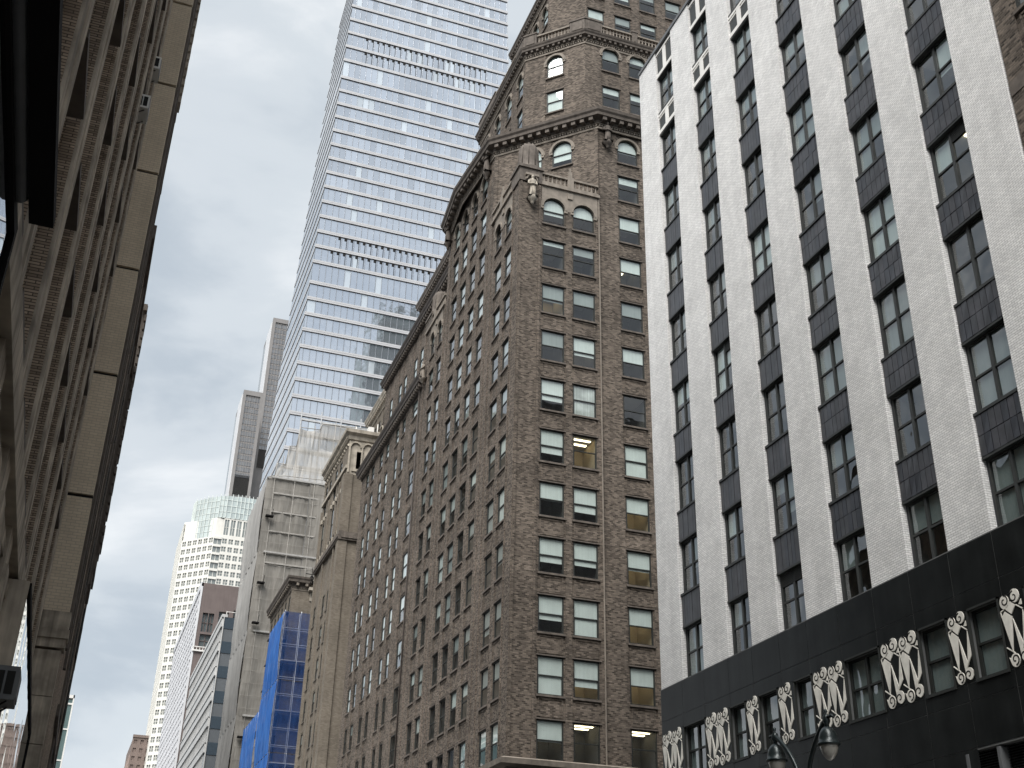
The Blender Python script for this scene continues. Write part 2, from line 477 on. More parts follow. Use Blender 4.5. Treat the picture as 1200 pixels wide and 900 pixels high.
def room_mesh(w, H, mode, D=2.4):
    k = ('r', round(w, 2), round(H, 2), mode)
    if k in WM: return WM[k]
    mb = MB(); y0 = .06
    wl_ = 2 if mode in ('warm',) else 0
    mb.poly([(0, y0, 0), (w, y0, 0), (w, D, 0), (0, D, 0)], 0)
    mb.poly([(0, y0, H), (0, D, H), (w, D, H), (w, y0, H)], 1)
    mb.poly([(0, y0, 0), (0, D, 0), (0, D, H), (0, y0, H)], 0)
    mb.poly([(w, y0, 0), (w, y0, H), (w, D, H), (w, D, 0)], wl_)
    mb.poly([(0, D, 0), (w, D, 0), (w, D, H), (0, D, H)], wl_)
    if mode in ('lit', 'warm'):
        for yy in ((.55, .72), (1.3, 1.5)):
            mb.box((w * .12, yy[0], H - .06), (w * .9, yy[1], H - .02), 3)
    if mode == 'tube':
        mb.box((w * .55, .5, H - .08), (w * .63, 2.0, H - .03), 3)
    me = mb.mesh('room', [M['room'], M['ceil'], M['room_w'], M['lamp']]); WM[k] = me
    return me
def sill_mesh(w, mt, dep=.24, th=.13, out=.07):
    k = ('s', round(w, 2), mt, dep, th, out)
    if k in WM: return WM[k]
    mb = MB(); mb.box((-.08, -dep - out, -th), (w + .08, -.05, 0.0))
    me = mb.mesh('sill', M[mt]); WM[k] = me
    return me
def lintel_mesh(w, H, mt, dep=.24):
    k = ('l', round(w, 2), round(H, 2), mt)
    if k in WM: return WM[k]
    mb = MB(); mb.box((-.1, -dep - .03, H), (w + .1, -dep + .05, H + .075))
    me = mb.mesh('lintel', M[mt]); WM[k] = me
    return me

def window(parent, fr, u0, v0, w, h, depth=.22, arch=False, blind=None, bmat='blind', room='dark', ft='frame_d', gl='glass', style='dh', sill='stone_d', lint=None, detail=2):
    loc = fr.P(u0, v0, -depth); rz = fr.rot
    H = h + (w / 2 if arch else 0)
    if detail == 1:
        k = ('far', round(w, 2), round(h, 2), arch, blind, bmat, ft, gl)
        if k not in WM:
            mb = MB(); fm = frame_mesh(w, h, arch, style, ft)
            for p in fm.polygons: mb.poly([fm.vertices[i].co for i in p.vertices], 0)
            if arch: mb.poly([(.07, 0, .07), (w - .07, 0, .07)] + [(x, 0, z) for x, z in reversed(arc_pts(w, h))], 1)
            else: mb.poly([(.07, 0, .07), (w - .07, 0, .07), (w - .07, 0, H - .07), (.07, 0, H - .07)], 1)
            if blind:
                z0 = H * (1 - blind); mb.poly([(.05, .045, z0), (w - .05, .045, z0), (w - .05, .045, h), (.05, .045, h)], 2)
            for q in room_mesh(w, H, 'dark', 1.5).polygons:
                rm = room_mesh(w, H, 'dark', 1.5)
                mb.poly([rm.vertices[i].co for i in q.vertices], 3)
            mb.box((-.08, -.05 - depth, -.13), (w + .08, -.05, 0), 4)
            WM[k] = mb.mesh('window', [M[ft], M[gl], M[bmat], M['room'], M[sill or 'stone_d']])
        return link('window', WM[k], parent, loc, rz)
    o = link('window', frame_mesh(w, h, arch, style, ft), parent, loc, rz)
    t = .075; zm = H * .5
    cols = [(t, w - t)] if style != 'cross' else [(t, w / 2 - .06), (w / 2 + .06, w - t)]
    for a, b in cols:
        if arch:
            link('pane', pane_mesh(a, b, t, max(h, zm) * 0 + zm, gl), o, loc, rz)
            link('pane', pane_mesh(a, b, zm, h, gl, (w, h)), o, loc, rz)
        elif style == 'one':
            link('pane', pane_mesh(a, b, t, H - t, gl), o, loc, rz)
        else:
            link('pane', pane_mesh(a, b, t, zm, gl), o, loc, rz)
            link('pane', pane_mesh(a, b, zm, H - t, gl), o, loc, rz)
    if blind:
        bl = blind if isinstance(blind, (list, tuple)) else [blind if blind > .95 else max(.15, min(.95, blind + random.choice((-.07, -.03, 0, .04, .08))))]
        if style == 'cross' and len(bl) == 2:
            for i, q in enumerate(bl):
                if q: link('blind', blind_mesh(w / 2, H, q, bmat, False, i * w / 2), o, loc, rz)
        else:
            link('blind', blind_mesh(w, H, bl[0], bmat, arch), o, loc, rz)
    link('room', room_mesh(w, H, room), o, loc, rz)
    if sill: link('sill', sill_mesh(w, sill, depth), o, loc, rz)
    if lint and not arch: link('lintel', lintel_mesh(w, H, lint, depth), o, loc, rz)
    return o
def archivolt(mb, fr, u0, w, zs, d=0.0, t=.26, proud=.09, m=0):
    r = w / 2; c = u0 + r; K = 14
    for (ra, rb, pp) in ((r, r + t * .55, proud), (r + t * .55, r + t, proud * .55)):
        for k in range(K):
            a0, a1 = pi - pi * k / K, pi - pi * (k + 1) / K
            q = []
            for dd in (d, d + pp):
                q += [fr.P(c + ra * cos(a0), zs + ra * sin(a0), dd), fr.P(c + ra * cos(a1), zs + ra * sin(a1), dd),
                      fr.P(c + rb * cos(a1), zs + rb * sin(a1), dd), fr.P(c + rb * cos(a0), zs + rb * sin(a0), dd)]
            mb.hexa(q, m)
def statue(parent, p, n, h=2.2, mt='stone', label=None):
    """draped stone figure standing on a corbel, arms folded"""
    mb = MB(); fr = Fr((p[0], p[1], p[2]), n); d0 = .32
    def ring(z, rx, ry, dx=0.0, dd=0.0, k=12):
        return [fr.P(dx + rx * cos(2 * pi * j / k), z, d0 + dd - ry * sin(2 * pi * j / k)) for j in range(k)]
    s = h / 2.2
    R = [(0, .30, .24, 0, 0), (.1, .31, .26, 0, 0), (.5, .27, .22, .02, 0), (.95, .25, .21, .03, .02), (1.25, .23, .19, .01, .03), (1.5, .30, .20, 0, .02),
         (1.68, .31, .18, 0, .02), (1.76, .15, .12, 0, .02), (1.82, .09, .09, 0, .04), (1.88, .115, .125, 0, .05), (2.0, .135, .145, 0, .05), (2.1, .11, .12, 0, .05), (2.16, .04, .05, 0, .05)]
    mb.rings([ring(z * s, a * s, b * s, x, dd) for z, a, b, x, dd in R], 0)
    for sg in (-1, 1):
        pts = [fr.P(sg * .30 * s, 1.58 * s, d0), fr.P(sg * .36 * s, 1.25 * s, d0 + .05), fr.P(sg * .18 * s, 1.12 * s, d0 + .24), fr.P(-sg * .05 * s, 1.2 * s, d0 + .27)]
        mb.tube(pts, [.10 * s, .09 * s, .075 * s, .06 * s], 8)
    for z, dx in ((.2, -.14), (.2, .0), (.2, .15)):
        mb.tube([fr.P(dx * s, .05 * s, d0 + .24), fr.P(dx * .8 * s, .9 * s, d0 + .2)], [.05 * s, .025 * s], 6)
    mb.rings([ring(-.75 * s, .05, .05), ring(-.6 * s, .13, .12), ring(-.4 * s, .17, .16), ring(-.3 * s, .30, .28), ring(-.05 * s, .38, .33), ring(0, .38, .33)], 0)
    for k in range(4):
        mb.fbox(fr, -.4 * s, .4 * s, -.06 * s, .0, 0, d0 + .3)
    return part('statue', mb, M[mt], parent, label=label)
def balusters(parent, fr, u0, u1, z0, z1, d, mt='stone', step=.3):
    mb = MB()
    mb.fbox(fr, u0, u1, z0, z0 + .14, d - .13, d + .13); mb.fbox(fr, u0, u1, z1 - .16, z1, d - .15, d + .15)
    n = max(1, int((u1 - u0) / step))
    for i in range(n):
        u = u0 + (i + .5) * (u1 - u0) / n
        rr = []
        for z, r in ((z0 + .14, .075), (z0 + .25, .10), ((z0 + z1) / 2, .06), (z1 - .24, .05), (z1 - .16, .085)):
            c = fr.P(u, z, d); rr.append([(c[0] + r * cos(2 * pi * j / 6), c[1] + r * sin(2 * pi * j / 6), c[2]) for j in range(6)])
        mb.rings(rr, 0, cap=False)
    return part('balustrade', mb, M[mt], parent)
def pick(*a): return random.choice(a)

# ================================================================ BROWN ROMANESQUE OFFICE BLOCK
BR = thing('brown_office_building', 'tall stepped brown brick office block with arched top windows and a rounded turret', 'building', (24, 68, 0))
FRO = Fr((0, 68, 0), (0, -1))           # u = x
FLE = Fr((24, 0, 0), (-1, 0))           # u = -y
CH1 = Fr((24, 74.5, 0), (-1, -1))       # u from the street end
HEADS = [17.15 + 3.912 * k for k in range(13)]
WH = 2.42
def bay(mb, fr, u0, w, z0, z1, rows, arch=None, rec=.055, dep=.13):
    """one recessed upright strip of windows; rows = list of (sill, height)"""
    hs = [(u0, u0 + w, s, s + h) for s, h in rows]
    if arch: hs.append((u0, u0 + w, arch[0], arch[1], True))
    e = .1
    wall(mb, fr, u0 - e, u0 + w + e, z0, z1, hs, dep, -rec)
    P = fr.P
    for u in (u0 - e, u0 + w + e): mb.poly([P(u, z0, 0), P(u, z0, -rec), P(u, z1, -rec), P(u, z1, 0)])
    mb.poly([P(u0 - e, z1, 0), P(u0 + w + e, z1, 0), P(u0 + w + e, z1, -rec), P(u0 - e, z1, -rec)])
    # brick frame of each spandrel panel
    for (s, h), (s2, h2) in zip(rows[:-1], rows[1:]):
        a, b = s + h + .16, s2 - .2
        if b - a > .6:
            for uu in ((u0 + .06, u0 + .14), (u0 + w - .14, u0 + w - .06)): mb.fbox(fr, uu[0], uu[1], a, b, -rec, -rec + .035)
            mb.fbox(fr, u0 + .14, u0 + w - .14, a, a + .09, -rec, -rec + .035); mb.fbox(fr, u0 + .14, u0 + w - .14, b - .09, b, -rec, -rec + .035)
    return hs
def face(parent, fr, ua, ub, z0, z1, cols, rows, arch=None, mt='brown', win=None, arow=None):
    """wall between ua and ub with window strips; win(ci, ri) -> dict of options"""
    mb = MB()
    e = .1
    strips = sorted((c - e, c + w + e) for c, w in cols)
    u = ua
    for a, b in strips:
        mb.poly([fr.P(u, z0), fr.P(a, z0), fr.P(a, z1), fr.P(u, z1)]) if a > u else None
        u = b
    if ub > u: mb.poly([fr.P(u, z0), fr.P(ub, z0), fr.P(ub, z1), fr.P(u, z1)])
    for ci, (c, w) in enumerate(cols):
        bay(mb, fr, c, w, z0, z1, rows, arch)
    part('wall', mb, M[mt], parent)
    for ci, (c, w) in enumerate(cols):
        for ri, (s, h) in enumerate(rows):
            k = dict(win(ci, ri)) if win else {}
            window(parent, fr, c, s, w, h, .125, False, **k)
        if arch:
            k = dict(win(ci, len(rows))) if win else {}
            k.pop('lint', None)
            window(parent, fr, c, arch[0], w, arch[1] - arch[0], .14, True, **k)
    if arch:
        for c, w in cols:
            am = MB()
            archivolt(am, fr, c, w, arch[1], -.055, .27, .16)
            for uu in (c - .16, c + w + .0):
                am.fbox(fr, uu - .05, uu + .21, arch[1] - .22, arch[1], -.05, .07)
            part('arch_moulding', am, M['stone'], parent)

FW = {(0,0):dict(blind=.5,room='lit'),(1,0):dict(room='lit'),(2,0):dict(room='lit'),(0,1):dict(blind=1.0),(1,1):dict(blind=.62,room='warm'),(2,1):dict(blind=.5,room='warm'),
 (0,2):dict(blind=.66),(1,2):dict(blind=1.0),(2,2):dict(blind=.55,room='warm'),(0,3):dict(blind=.62),(1,3):dict(blind=.74),(2,3):dict(blind=.6,room='warm'),
 (0,4):dict(blind=.6),(1,4):dict(blind=.74),(2,4):dict(blind=.55,room='warm'),(0,5):dict(blind=.8),(1,5):dict(room='warm'),(2,5):dict(blind=1.0),
 (0,6):dict(blind=.6),(1,6):dict(blind=1.0,bmat='curtain'),(2,6):dict(),(0,7):dict(blind=.45,bmat='blind_g'),(1,7):dict(blind=.58,room='tube'),(2,7):dict(blind=.56),
 (0,8):dict(blind=.5,bmat='blind_g',room='warm'),(1,8):dict(blind=.5,bmat='blind_g'),(2,8):dict(blind=.45,bmat='blind_g'),(0,9):dict(blind=.24),(1,9):dict(blind=.3,bmat='blind_g'),(2,9):dict(blind=.56,room='tube'),
 (0,10):dict(blind=.55),(1,10):dict(blind=.5),(2,10):dict(blind=.5,room='dark'),(2,11):dict(blind=.25),(2,12):dict(blind=.62)}
def wf(off=0):
    def f(c, r):
        k = dict(FW.get((c + off, r), dict(blind=pick(None, .4, .55), bmat=pick('blind', 'blind_g'))))
        k['lint'] = 'stone_d'
        return k
    return f
rows10 = [(HEADS[k] - WH, WH) for k in range(10)]
Z0 = 14.75
# corner pavilion, two faces
face(BR, FRO, 24.0, 30.5, Z0, 57.35, [(25.88, 1.77), (28.31, 1.77)], rows10, (53.85, 55.35), win=wf(0))
def wl_pav(c, r): return dict(blind=pick(None, .35, .5, .6, 1.0), bmat=pick('blind', 'blind_g', 'blind_g', 'blind_g'), lint='stone_d')
face(BR, FLE, -74.5, -68.0, Z0, 57.35, [(-73.55, 1.45), (-71.2, 1.45)], rows10, (53.85, 55.5), win=wl_pav)
# main front, set a hand's breadth back
rows12 = [(HEADS[k] - WH, WH) for k in range(12)]
face(BR, Fr((0, 68.14, 0), (0, -1)), 30.5, 60.0, Z0, 64.95, [(32.25, 1.77), (34.9, 1.77), (38.2, 1.77)], rows12, (61.5, 63.0), win=wf(2))
mb = MB(); mb.poly([(30.5, 68, Z0), (30.5, 68.14, Z0), (30.5, 68.14, 57.35), (30.5, 68, 57.35)]); mb.fbox(FRO, 30.42, 30.5, Z0, 57.3, -.05, .05, 0)
part('joint_strip', mb, M['stone'], BR)
# street front: main part (four window strips), second pavilion, long lower wing
QC = [(-77.75, 1.42), (-80.28, 1.42), (-82.88, 1.45), (-85.4, 1.45)]
def wl_q(c, r): return dict(blind=pick(None, None, .4, .5, 1.0), bmat=pick('blind', 'blind_g', 'blind_g', 'blind_g', 'curtain'), lint='stone_d')
face(BR, FLE, -87.2, -74.5, Z0, 64.95, QC, rows12, (61.4, 63.3), win=wl_q)
face(BR, FLE, -93.4, -87.2, Z0, 57.35, [(-89.35, 1.3), (-91.7, 1.35)], rows10, (53.85, 55.6), win=wl_q)
rowsW = [(HEADS[k] - WH, WH) for k in range(9)] + [(49.9, 1.75)]
WC = [(-96.95, 1.75), (-100.65, 1.25), (-103.1, 1.25), (-106.9, 1.3), (-109.5, 1.4), (-113.0, 1.35), (-115.4, 1.3)]
def wl_w(c, r): return dict(blind=pick(1.0, 1.0, .5, .5, None) if r >= 3 else pick(None, None, .4), bmat=pick('blind', 'blind', 'blind_g') if r >= 3 else 'blind_g', detail=1)  # sky reflection in the upper rows put in as pale blinds
face(BR, FLE, -117.4, -93.4, Z0, 52.1, WC, rowsW, win=wl_w)
FA = Fr((25.5, 0, 0), (-1, 0))
face(BR, FA, -115.8, -88.6, 53.3, 62.9, [(-98.0, 1.3), (-101.5, 1.3), (-103.8, 1.3), (-107.8, 1.3), (-109.9, 1.3), (-113.6, 1.3)], [(57.55, 2.6)], win=lambda c, r: dict(blind=pick(1.0, .5), detail=1))
FA2 = Fr((27.5, 0, 0), (-1, 0))
face(BR, FA2, -110.4, -90.5, 62.9, 70.4, [(-109.2 + 2.6 * i, 1.2) for i in range(6)], [(65.2, 2.2)], win=lambda c, r: dict(blind=pick(1.0, .5), detail=1))
# upper stage behind the pavilions: slanted corner
rowsC = []
face(BR, CH1, 0.0, 9.192, 57.0, 64.95, [(2.55, 1.74), (5.18, 1.74)], [], (61.5, 63.05), win=lambda c, r: dict(blind=(1.0, .72)[c]))
CH1N = Fr((30.2, 93.4, 0), (-1, 1))
face(BR, CH1N, 0.0, 8.77, 57.0, 64.95, [], [])
# flat pavilion roofs, backs and sides, terraces
mb = MB()
mb.prism([(24, 68), (30.5, 68), (24, 74.5)], 57.2, 57.36)
mb.prism([(24, 87.2), (30.2, 93.4), (24, 93.4)], 57.2, 57.36)
mb.prism([(24.0, 93.4), (60, 93.4), (60, 117.4), (24.0, 117.4)], 52.0, 53.4)
mb.prism([(25.7, 93.6), (59.8, 93.6), (59.8, 115.6), (25.7, 115.6)], 62.5, 62.85); mb.prism([(27.7, 93.6), (59.8, 93.6), (59.8, 110.2), (27.7, 110.2)], 69.5, 70.3)
mb.poly([(25.5, 115.8, 53.2), (60, 115.8, 53.2), (60, 115.8, 62.9), (25.5, 115.8, 62.9)]); mb.poly([(27.5, 110.4, 62.8), (60, 110.4, 62.8), (60, 110.4, 70.4), (27.5, 110.4, 70.4)])
mb.poly([(24, 117.4, 0), (60, 117.4, 0), (60, 117.4, 52.1), (24, 117.4, 52.1)])
mb.poly([(60, 68, 0), (60, 117.4, 0), (60, 117.4, 65), (60, 68, 65)])
mb.poly([(30.2, 93.4, 57), (60, 93.4, 57), (60, 93.4, 65), (30.2, 93.4, 65)])
part('roof', mb, M['brown_d'], BR)
# stone ledge and base storeys
mb = MB()
path = [(24, 117.4), (24, 68), (60, 68)]
sweep(mb, path, [(0, 14.2), (.55, 14.32), (.6, 14.62), (.28, 14.74), (0, 14.76)])
part('ledge', mb, M['stone'], BR)
mb = MB()
wall(mb, FRO, 24, 60, 0, 14.25, [(26 + 5.5 * i, 30 + 5.5 * i, .5, 12.5) for i in range(6)], .5)
wall(mb, FLE, -117.4, -68, 0, 14.25, [(-73.6 - 5.5 * i, -69.6 - 5.5 * i, .5, 12.5) for i in range(8)], .5)
part('base_wall', mb, M['stone_d'], BR)
mb = MB(); mb.prism([(24.6, 68.6), (59, 68.6), (59, 117), (24.6, 117)], .1, 14.1)
part('shop_glass', mb, M['mirror'], BR)
# terracotta spandrels over the pavilion arches
for fr, a, b in ((FRO, 25.75, 30.35), (FLE, -73.7, -69.6), (FLE, -91.85, -87.9)):
    mb = MB()
    wall(mb, fr, a, b, 55.3, 57.3, [(h[0], h[0] + h[1], 54, 55.35 if fr is FRO else 55.5 if a > -80 else 55.6, True) for h in ([(25.88, 1.77), (28.31, 1.77)] if fr is FRO else [(-73.55, 1.45), (-71.2, 1.45)] if a > -80 else [(-89.35, 1.3), (-91.7, 1.35)])], .05, .03)
    mb.fbox(fr, (a + b) / 2 - .2, (a + b) / 2 + .2, 56.5, 57.0, .03, .12)
    part('arch_panel', mb, M['stone'], BR)
for fr, a, b in ((FRO, 25.75, 30.4), (FLE, -74.4, -69.7), (FLE, -93.3, -87.4)):
    mb = MB(); mb.fbox(fr, a - .05, b + .1, 57.25, 57.5, -.3, .18); part('ledge', mb, M['stone'], BR)
    h = (a + b) / 2
    balusters(BR, fr, a, h - .25, 57.5, 58.45, -.02); balusters(BR, fr, h + .25, b, 57.5, 58.45, -.02)
    mb = MB(); mb.fbox(fr, h - .25, h + .25, 57.5, 58.55, -.2, .16); mb.fbox(fr, h - .14, h + .14, 58.55, 59.1, -.12, .1); mb.fbox(fr, h - .07, h + .07, 59.1, 59.5, -.06, .06)
    part('pedestal', mb, M['stone'], BR)
# corner pedestals, turrets and figures
for (x0, y0, cx, cy) in ((23.9, 67.9, 24.97, 69.0), (23.9, 91.4, 24.9, 92.3)):
    mb = MB(); mb.box((x0, y0, 57.3), (x0 + 1.85, y0 + 1.9, 58.5)); mb.box((x0 - .12, y0 - .12, 58.5), (x0 + 1.95, y0 + 2.0, 58.75))
    part('pedestal', mb, M['stone_d'], BR)
    mb = MB(); mb.lathe((cx, cy, 58.75), [(1.02, 0), (1.05, .25), (.86, .42), (.84, 1.0), (.78, 2.0), (.72, 2.35), (.58, 2.62), (.36, 2.80), (.1, 2.88)], 20)
    for k in range(10):
        a = 2 * pi * k / 10
        mb.tube([(cx + .85 * cos(a), cy + .85 * sin(a), 59.2), (cx + .77 * cos(a), cy + .77 * sin(a), 60.9), (cx + .5 * cos(a), cy + .5 * sin(a), 61.5)], .045, 5)
    part('turret', mb, M['stone_d'], BR)
statue(BR, (24.87, 68, 55.7), (0, -1), 2.05, 'cream', 'pale draped stone figure under the turret')
statue(BR, (31.25, 68.14, 63.0), (0, -1), 2.0, 'stone_d')
statue(BR, (24, 75.6, 63.4), (-1, 0), 2.4, 'stone_d')
statue(BR, (24, 86.6, 63.4), (-1, 0), 2.4, 'stone_d')
statue(BR, (24, 92.6, 52.3), (-1, 0), 1.75, 'stone')
mb = MB()                                   # niche over the corner figure
mb.fbox(FRO, 24.35, 25.4, 57.75, 57.95, 0, .3); archivolt(mb, FRO, 24.5, .75, 57.4, 0, .16, .25)
part('niche', mb, M['stone'], BR)
mb = MB()                                   # brick pilaster edges at the corner
for a, b in ((24.0, 24.16), (25.5, 25.66)): mb.fbox(FRO, a, b, Z0, 57.2, 0, .07)
for a, b in ((-68.16, -68.0), (-69.55, -69.4), (-74.5, -74.3), (-87.4, -87.2), (-93.4, -93.2)): mb.fbox(FLE, a, b, Z0, 57.2, 0, .07)
for a, b in ((-75.6, -75.4), (-86.4, -86.2)): mb.fbox(FLE, a, b, Z0, 64.9, 0, .06)
mb.fbox(CH1, .02, .35, 57.3, 64.9, 0, .05); mb.fbox(CH1, 8.85, 9.17, 57.3, 64.9, 0, .05)
part('pilaster_strip', mb, M['brown'], BR)
mb = MB(); mb.tube([(23.87, 94.25, 15), (23.87, 94.25, 52)], .06, 6); part('drainpipe', mb, M['cornice'], BR)

# main cornice with brackets
def cornice(parent, path, z, out, h, mt='cornice', bm=None, step=.75, bw=.3, frieze=None):
    mb = MB()
    sweep(mb, path, [(0, z), (.12, z + .05), (.16, z + h * .3), (out * .82, z + h * .42), (out * .86, z + h * .66), (out, z + h * .8), (out + .05, z + h), (0, z + h + .12)])
    part('cornice', mb, M[mt], parent)
    bk = MB()
    along(path, step, lambda fr, u: (bk.fbox(fr, u - bw / 2, u + bw / 2, z + h * .08, z + h * .44, .1, out * .72),))
    part('bracket_row', bk, M[bm or mt], parent, kind='stuff')
    if frieze:
        fb = MB()
        along(path, .22, lambda fr, u: (fb.fbox(fr, u - .06, u + .06, z - .26, z - .08, 0, .12),))
        sweep(fb, path, [(0, z - .5), (.07, z - .48), (.07, z - .3), (0, z - .28)])
        sweep(fb, path, [(0, z - .07), (.16, z - .05), (.16, z + .0), (0, z + .02)])
        part('dentil_row', fb, M[frieze], parent, kind='stuff')
rv = lambda p: list(reversed(p))
main_path = [(30.2, 93.4), (24, 87.2), (23.75, 84.5), (23.5, 81.8), (23.75, 78), (24, 74.5), (30.5, 68.0), (60, 68.0)]
main_path = [(a, b) for a, b in main_path]
cornice(BR, main_path, 64.75, .85, 1.05, 'stone_d', 'stone_d', .72, .34, 'stone')
cornice(BR, [(60, 117.4), (24, 117.4), (24, 93.4)], 51.85, .62, 1.2, 'cornice', 'stone_d', .55, .2)
cornice(BR, [(60, 115.8), (25.5, 115.8), (25.5, 88.9)], 62.5, .6, 1.15, 'cornice', 'stone_d', .55, .2)
cornice(BR, [(60, 110.4), (27.5, 110.4), (27.5, 91)], 70.1, .5, 1.1, 'stone_d', 'stone_d', .55, .2)
mb = MB(); mb.poly([(x, y, 65.9) for x, y in main_path] + [(60, 93.4, 65.9)]); part('terrace', mb, M['stone_d'], BR)

# second stage
def octo(k, X, Y, Y2, Xe): return [(X, Y2), (X, k - X), (k - Y, Y), (Xe, Y)]
F2 = Fr((0, 70.5, 0), (0, -1)); L2 = Fr((26.5, 0, 0), (-1, 0)); C2 = Fr((26.5, 74.5, 0), (-1, -1))
def wtop(c, r): return dict(blind=pick(.3, .55, .6), bmat=pick('blind', 'blind', 'blind_g'), lint='stone_d')
face(BR, C2, 0, 5.657, 65.7, 76.3, [(2.06, 1.56)], [(69.05, 2.3)], (72.95, 74.5), win=lambda c, r: dict(blind=1.0, lint='stone_d'))
face(BR, F2, 30.5, 58, 65.7, 76.3, [(32.1, 1.63), (34.68, 1.63), (37.3, 1.63), (40.0, 1.63)], [(69.15, 2.3)], (73.2, 75.0), win=wtop)
face(BR, L2, -87.0, -74.5, 65.7, 76.3, [(-76.4, 1.3), (-79.4, 1.3), (-82.4, 1.3), (-85.4, 1.3)], [(68.6, 2.3)], (72.3, 74.4), win=wtop)
p2 = [(30, 90.5), (26.5, 87.0), (26.5, 74.5), (30.5, 70.5), (58, 70.5)]
cornice(BR, p2, 76.15, .5, .75, 'stone_d', 'stone_d', .5, .2, 'stone')
mb = MB(); mb.poly([(x, y, 76.95) for x, y in p2] + [(58, 90.5, 76.95)]); mb.poly([(58, 70.5, 65), (58, 90.5, 65), (58, 90.5, 77), (58, 70.5, 77)]); mb.poly([(26.5, 87, 65), (30, 90.5, 65), (30, 90.5, 77), (26.5, 87, 77)]); mb.poly([(30, 90.5, 65), (58, 90.5, 65), (58, 90.5, 77), (30, 90.5, 77)])
part('terrace', mb, M['brown_d'], BR)
for fr, a, b in ((F2, 32.1, 34.9), (F2, 35.5, 38.4), (C2, 1.2, 4.3), (L2, -82.0, -76.6)):
    balusters(BR, fr, a, b, 76.95, 78.1, .12)
mb = MB()
for fr, a, b in ((F2, 30.45, 32.05), (C2, 4.35, 5.75), (C2, -.1, 1.15), (L2, -76.5, -74.4), (F2, 34.95, 35.45), (L2, -87.0, -82.1)):
    mb.fbox(fr, a, b, 76.95, 78.35, -.3, .25); mb.fbox(fr, a - .06, b + .06, 78.35, 78.5, -.35, .31)
    mb.fbox(fr, a + .2, b - .2, 77.25, 78.1, .25, .30)
part('pedestal', mb, M['stone_d'], BR)
# third stage
F3 = Fr((0, 73.2, 0), (0, -1)); L3 = Fr((29.2, 0, 0), (-1, 0)); C3 = Fr((29.2, 75.8, 0), (-1, -1))
face(BR, F3, 31.8, 56, 76.9, 96, [(32.0, 1.6), (34.7, 1.6), (37.3, 1.6), (40.0, 1.6)], [(80.75, 2.3), (84.6, 2.3), (88.5, 2.3)], win=wtop)
face(BR, C3, 0, 3.68, 76.9, 96, [], [])
face(BR, L3, -86.0, -75.8, 76.9, 87.6, [(-77.5, 1.25), (-79.9, 1.25), (-82.4, 1.25), (-84.8, 1.25)], [(79.3, 2.3)], (82.9, 84.7), win=wtop)
mb = MB(); mb.prism([(29.5, 76.2), (55.5, 76.2), (55.5, 85.7), (29.5, 85.7)], 86, 87.45); mb.prism([(29.4, 76.1), (32.0, 73.5), (55.8, 73.5), (55.8, 79), (29.4, 79)], 87.3, 95.9)
mb.prism([(29.45, 86.1), (56, 86.1), (56, 90), (29.45, 90)], 76.9, 80)
mb.prism([(28.3, 86.3), (29.8, 86.3), (29.8, 88), (28.3, 88)], 76.9, 83)
part('upper_block', mb, M['brown_d'], BR)
cornice(BR, [(29.2, 86.0), (29.2, 75.8)], 86.6, .45, .8, 'stone_d', 'stone_d', .5, .2, 'stone')
statue(BR, (31.2, 73.9, 79.3), (-.7, -.7), 1.8, 'stone_d')

# ================================================================ WHITE STRIPED BLOCK WITH BLACK BASE
WB = thing('white_office_building', 'white brick office block with upright dark window strips above a polished black base', 'building', (24, 47.5, 0))
FW_ = Fr((24, 0, 0), (-1, 0))
PIERS = [(45.44, 47.5), (41.45, 43.52), (37.62, 39.6), (33.77, 35.74), (29.8, 31.76), (25.89, 27.85), (21.86, 23.87)]
BAYS = [(43.52, 45.44), (39.6, 41.45), (35.74, 37.62), (31.76, 33.77), (27.85, 29.8), (23.87, 25.89)]
SILL = [14.27, 18.03, 21.95, 25.90, 29.83, 33.80, 37.80, 41.68, 45.62]
HEAD = [16.55, 20.50, 24.53, 28.41, 32.30, 36.33, 40.22, 44.06, 48.12]
ZB = 14.25
for a, b in PIERS:
    mb = MB(); mb.fbox(FW_, -b, -a, ZB, 50.1, -.6, 0)
    part('brick_pier', mb, M['whiteb'], WB)
TILE = {}
def tile_mesh(w, h, k):
    key = (round(w, 3), round(h, 3), k)
    if key not in TILE:
        mb = MB(); g = .012; a = (-.004, .003, 0.0)[k]
        mb.hexa([(g, -.03 + a, g), (w - g, -.03 - a, g), (w - g, .03, g), (g, .03, g), (g, -.03 - a, h - g), (w - g, -.03 + a, h - g), (w - g, .03, h - g), (g, .03, h - g)])
        TILE[key] = mb.mesh('tile', M[('slate', 'slate_b', 'slate_c')[k]])
    return TILE[key]
ntile = 0
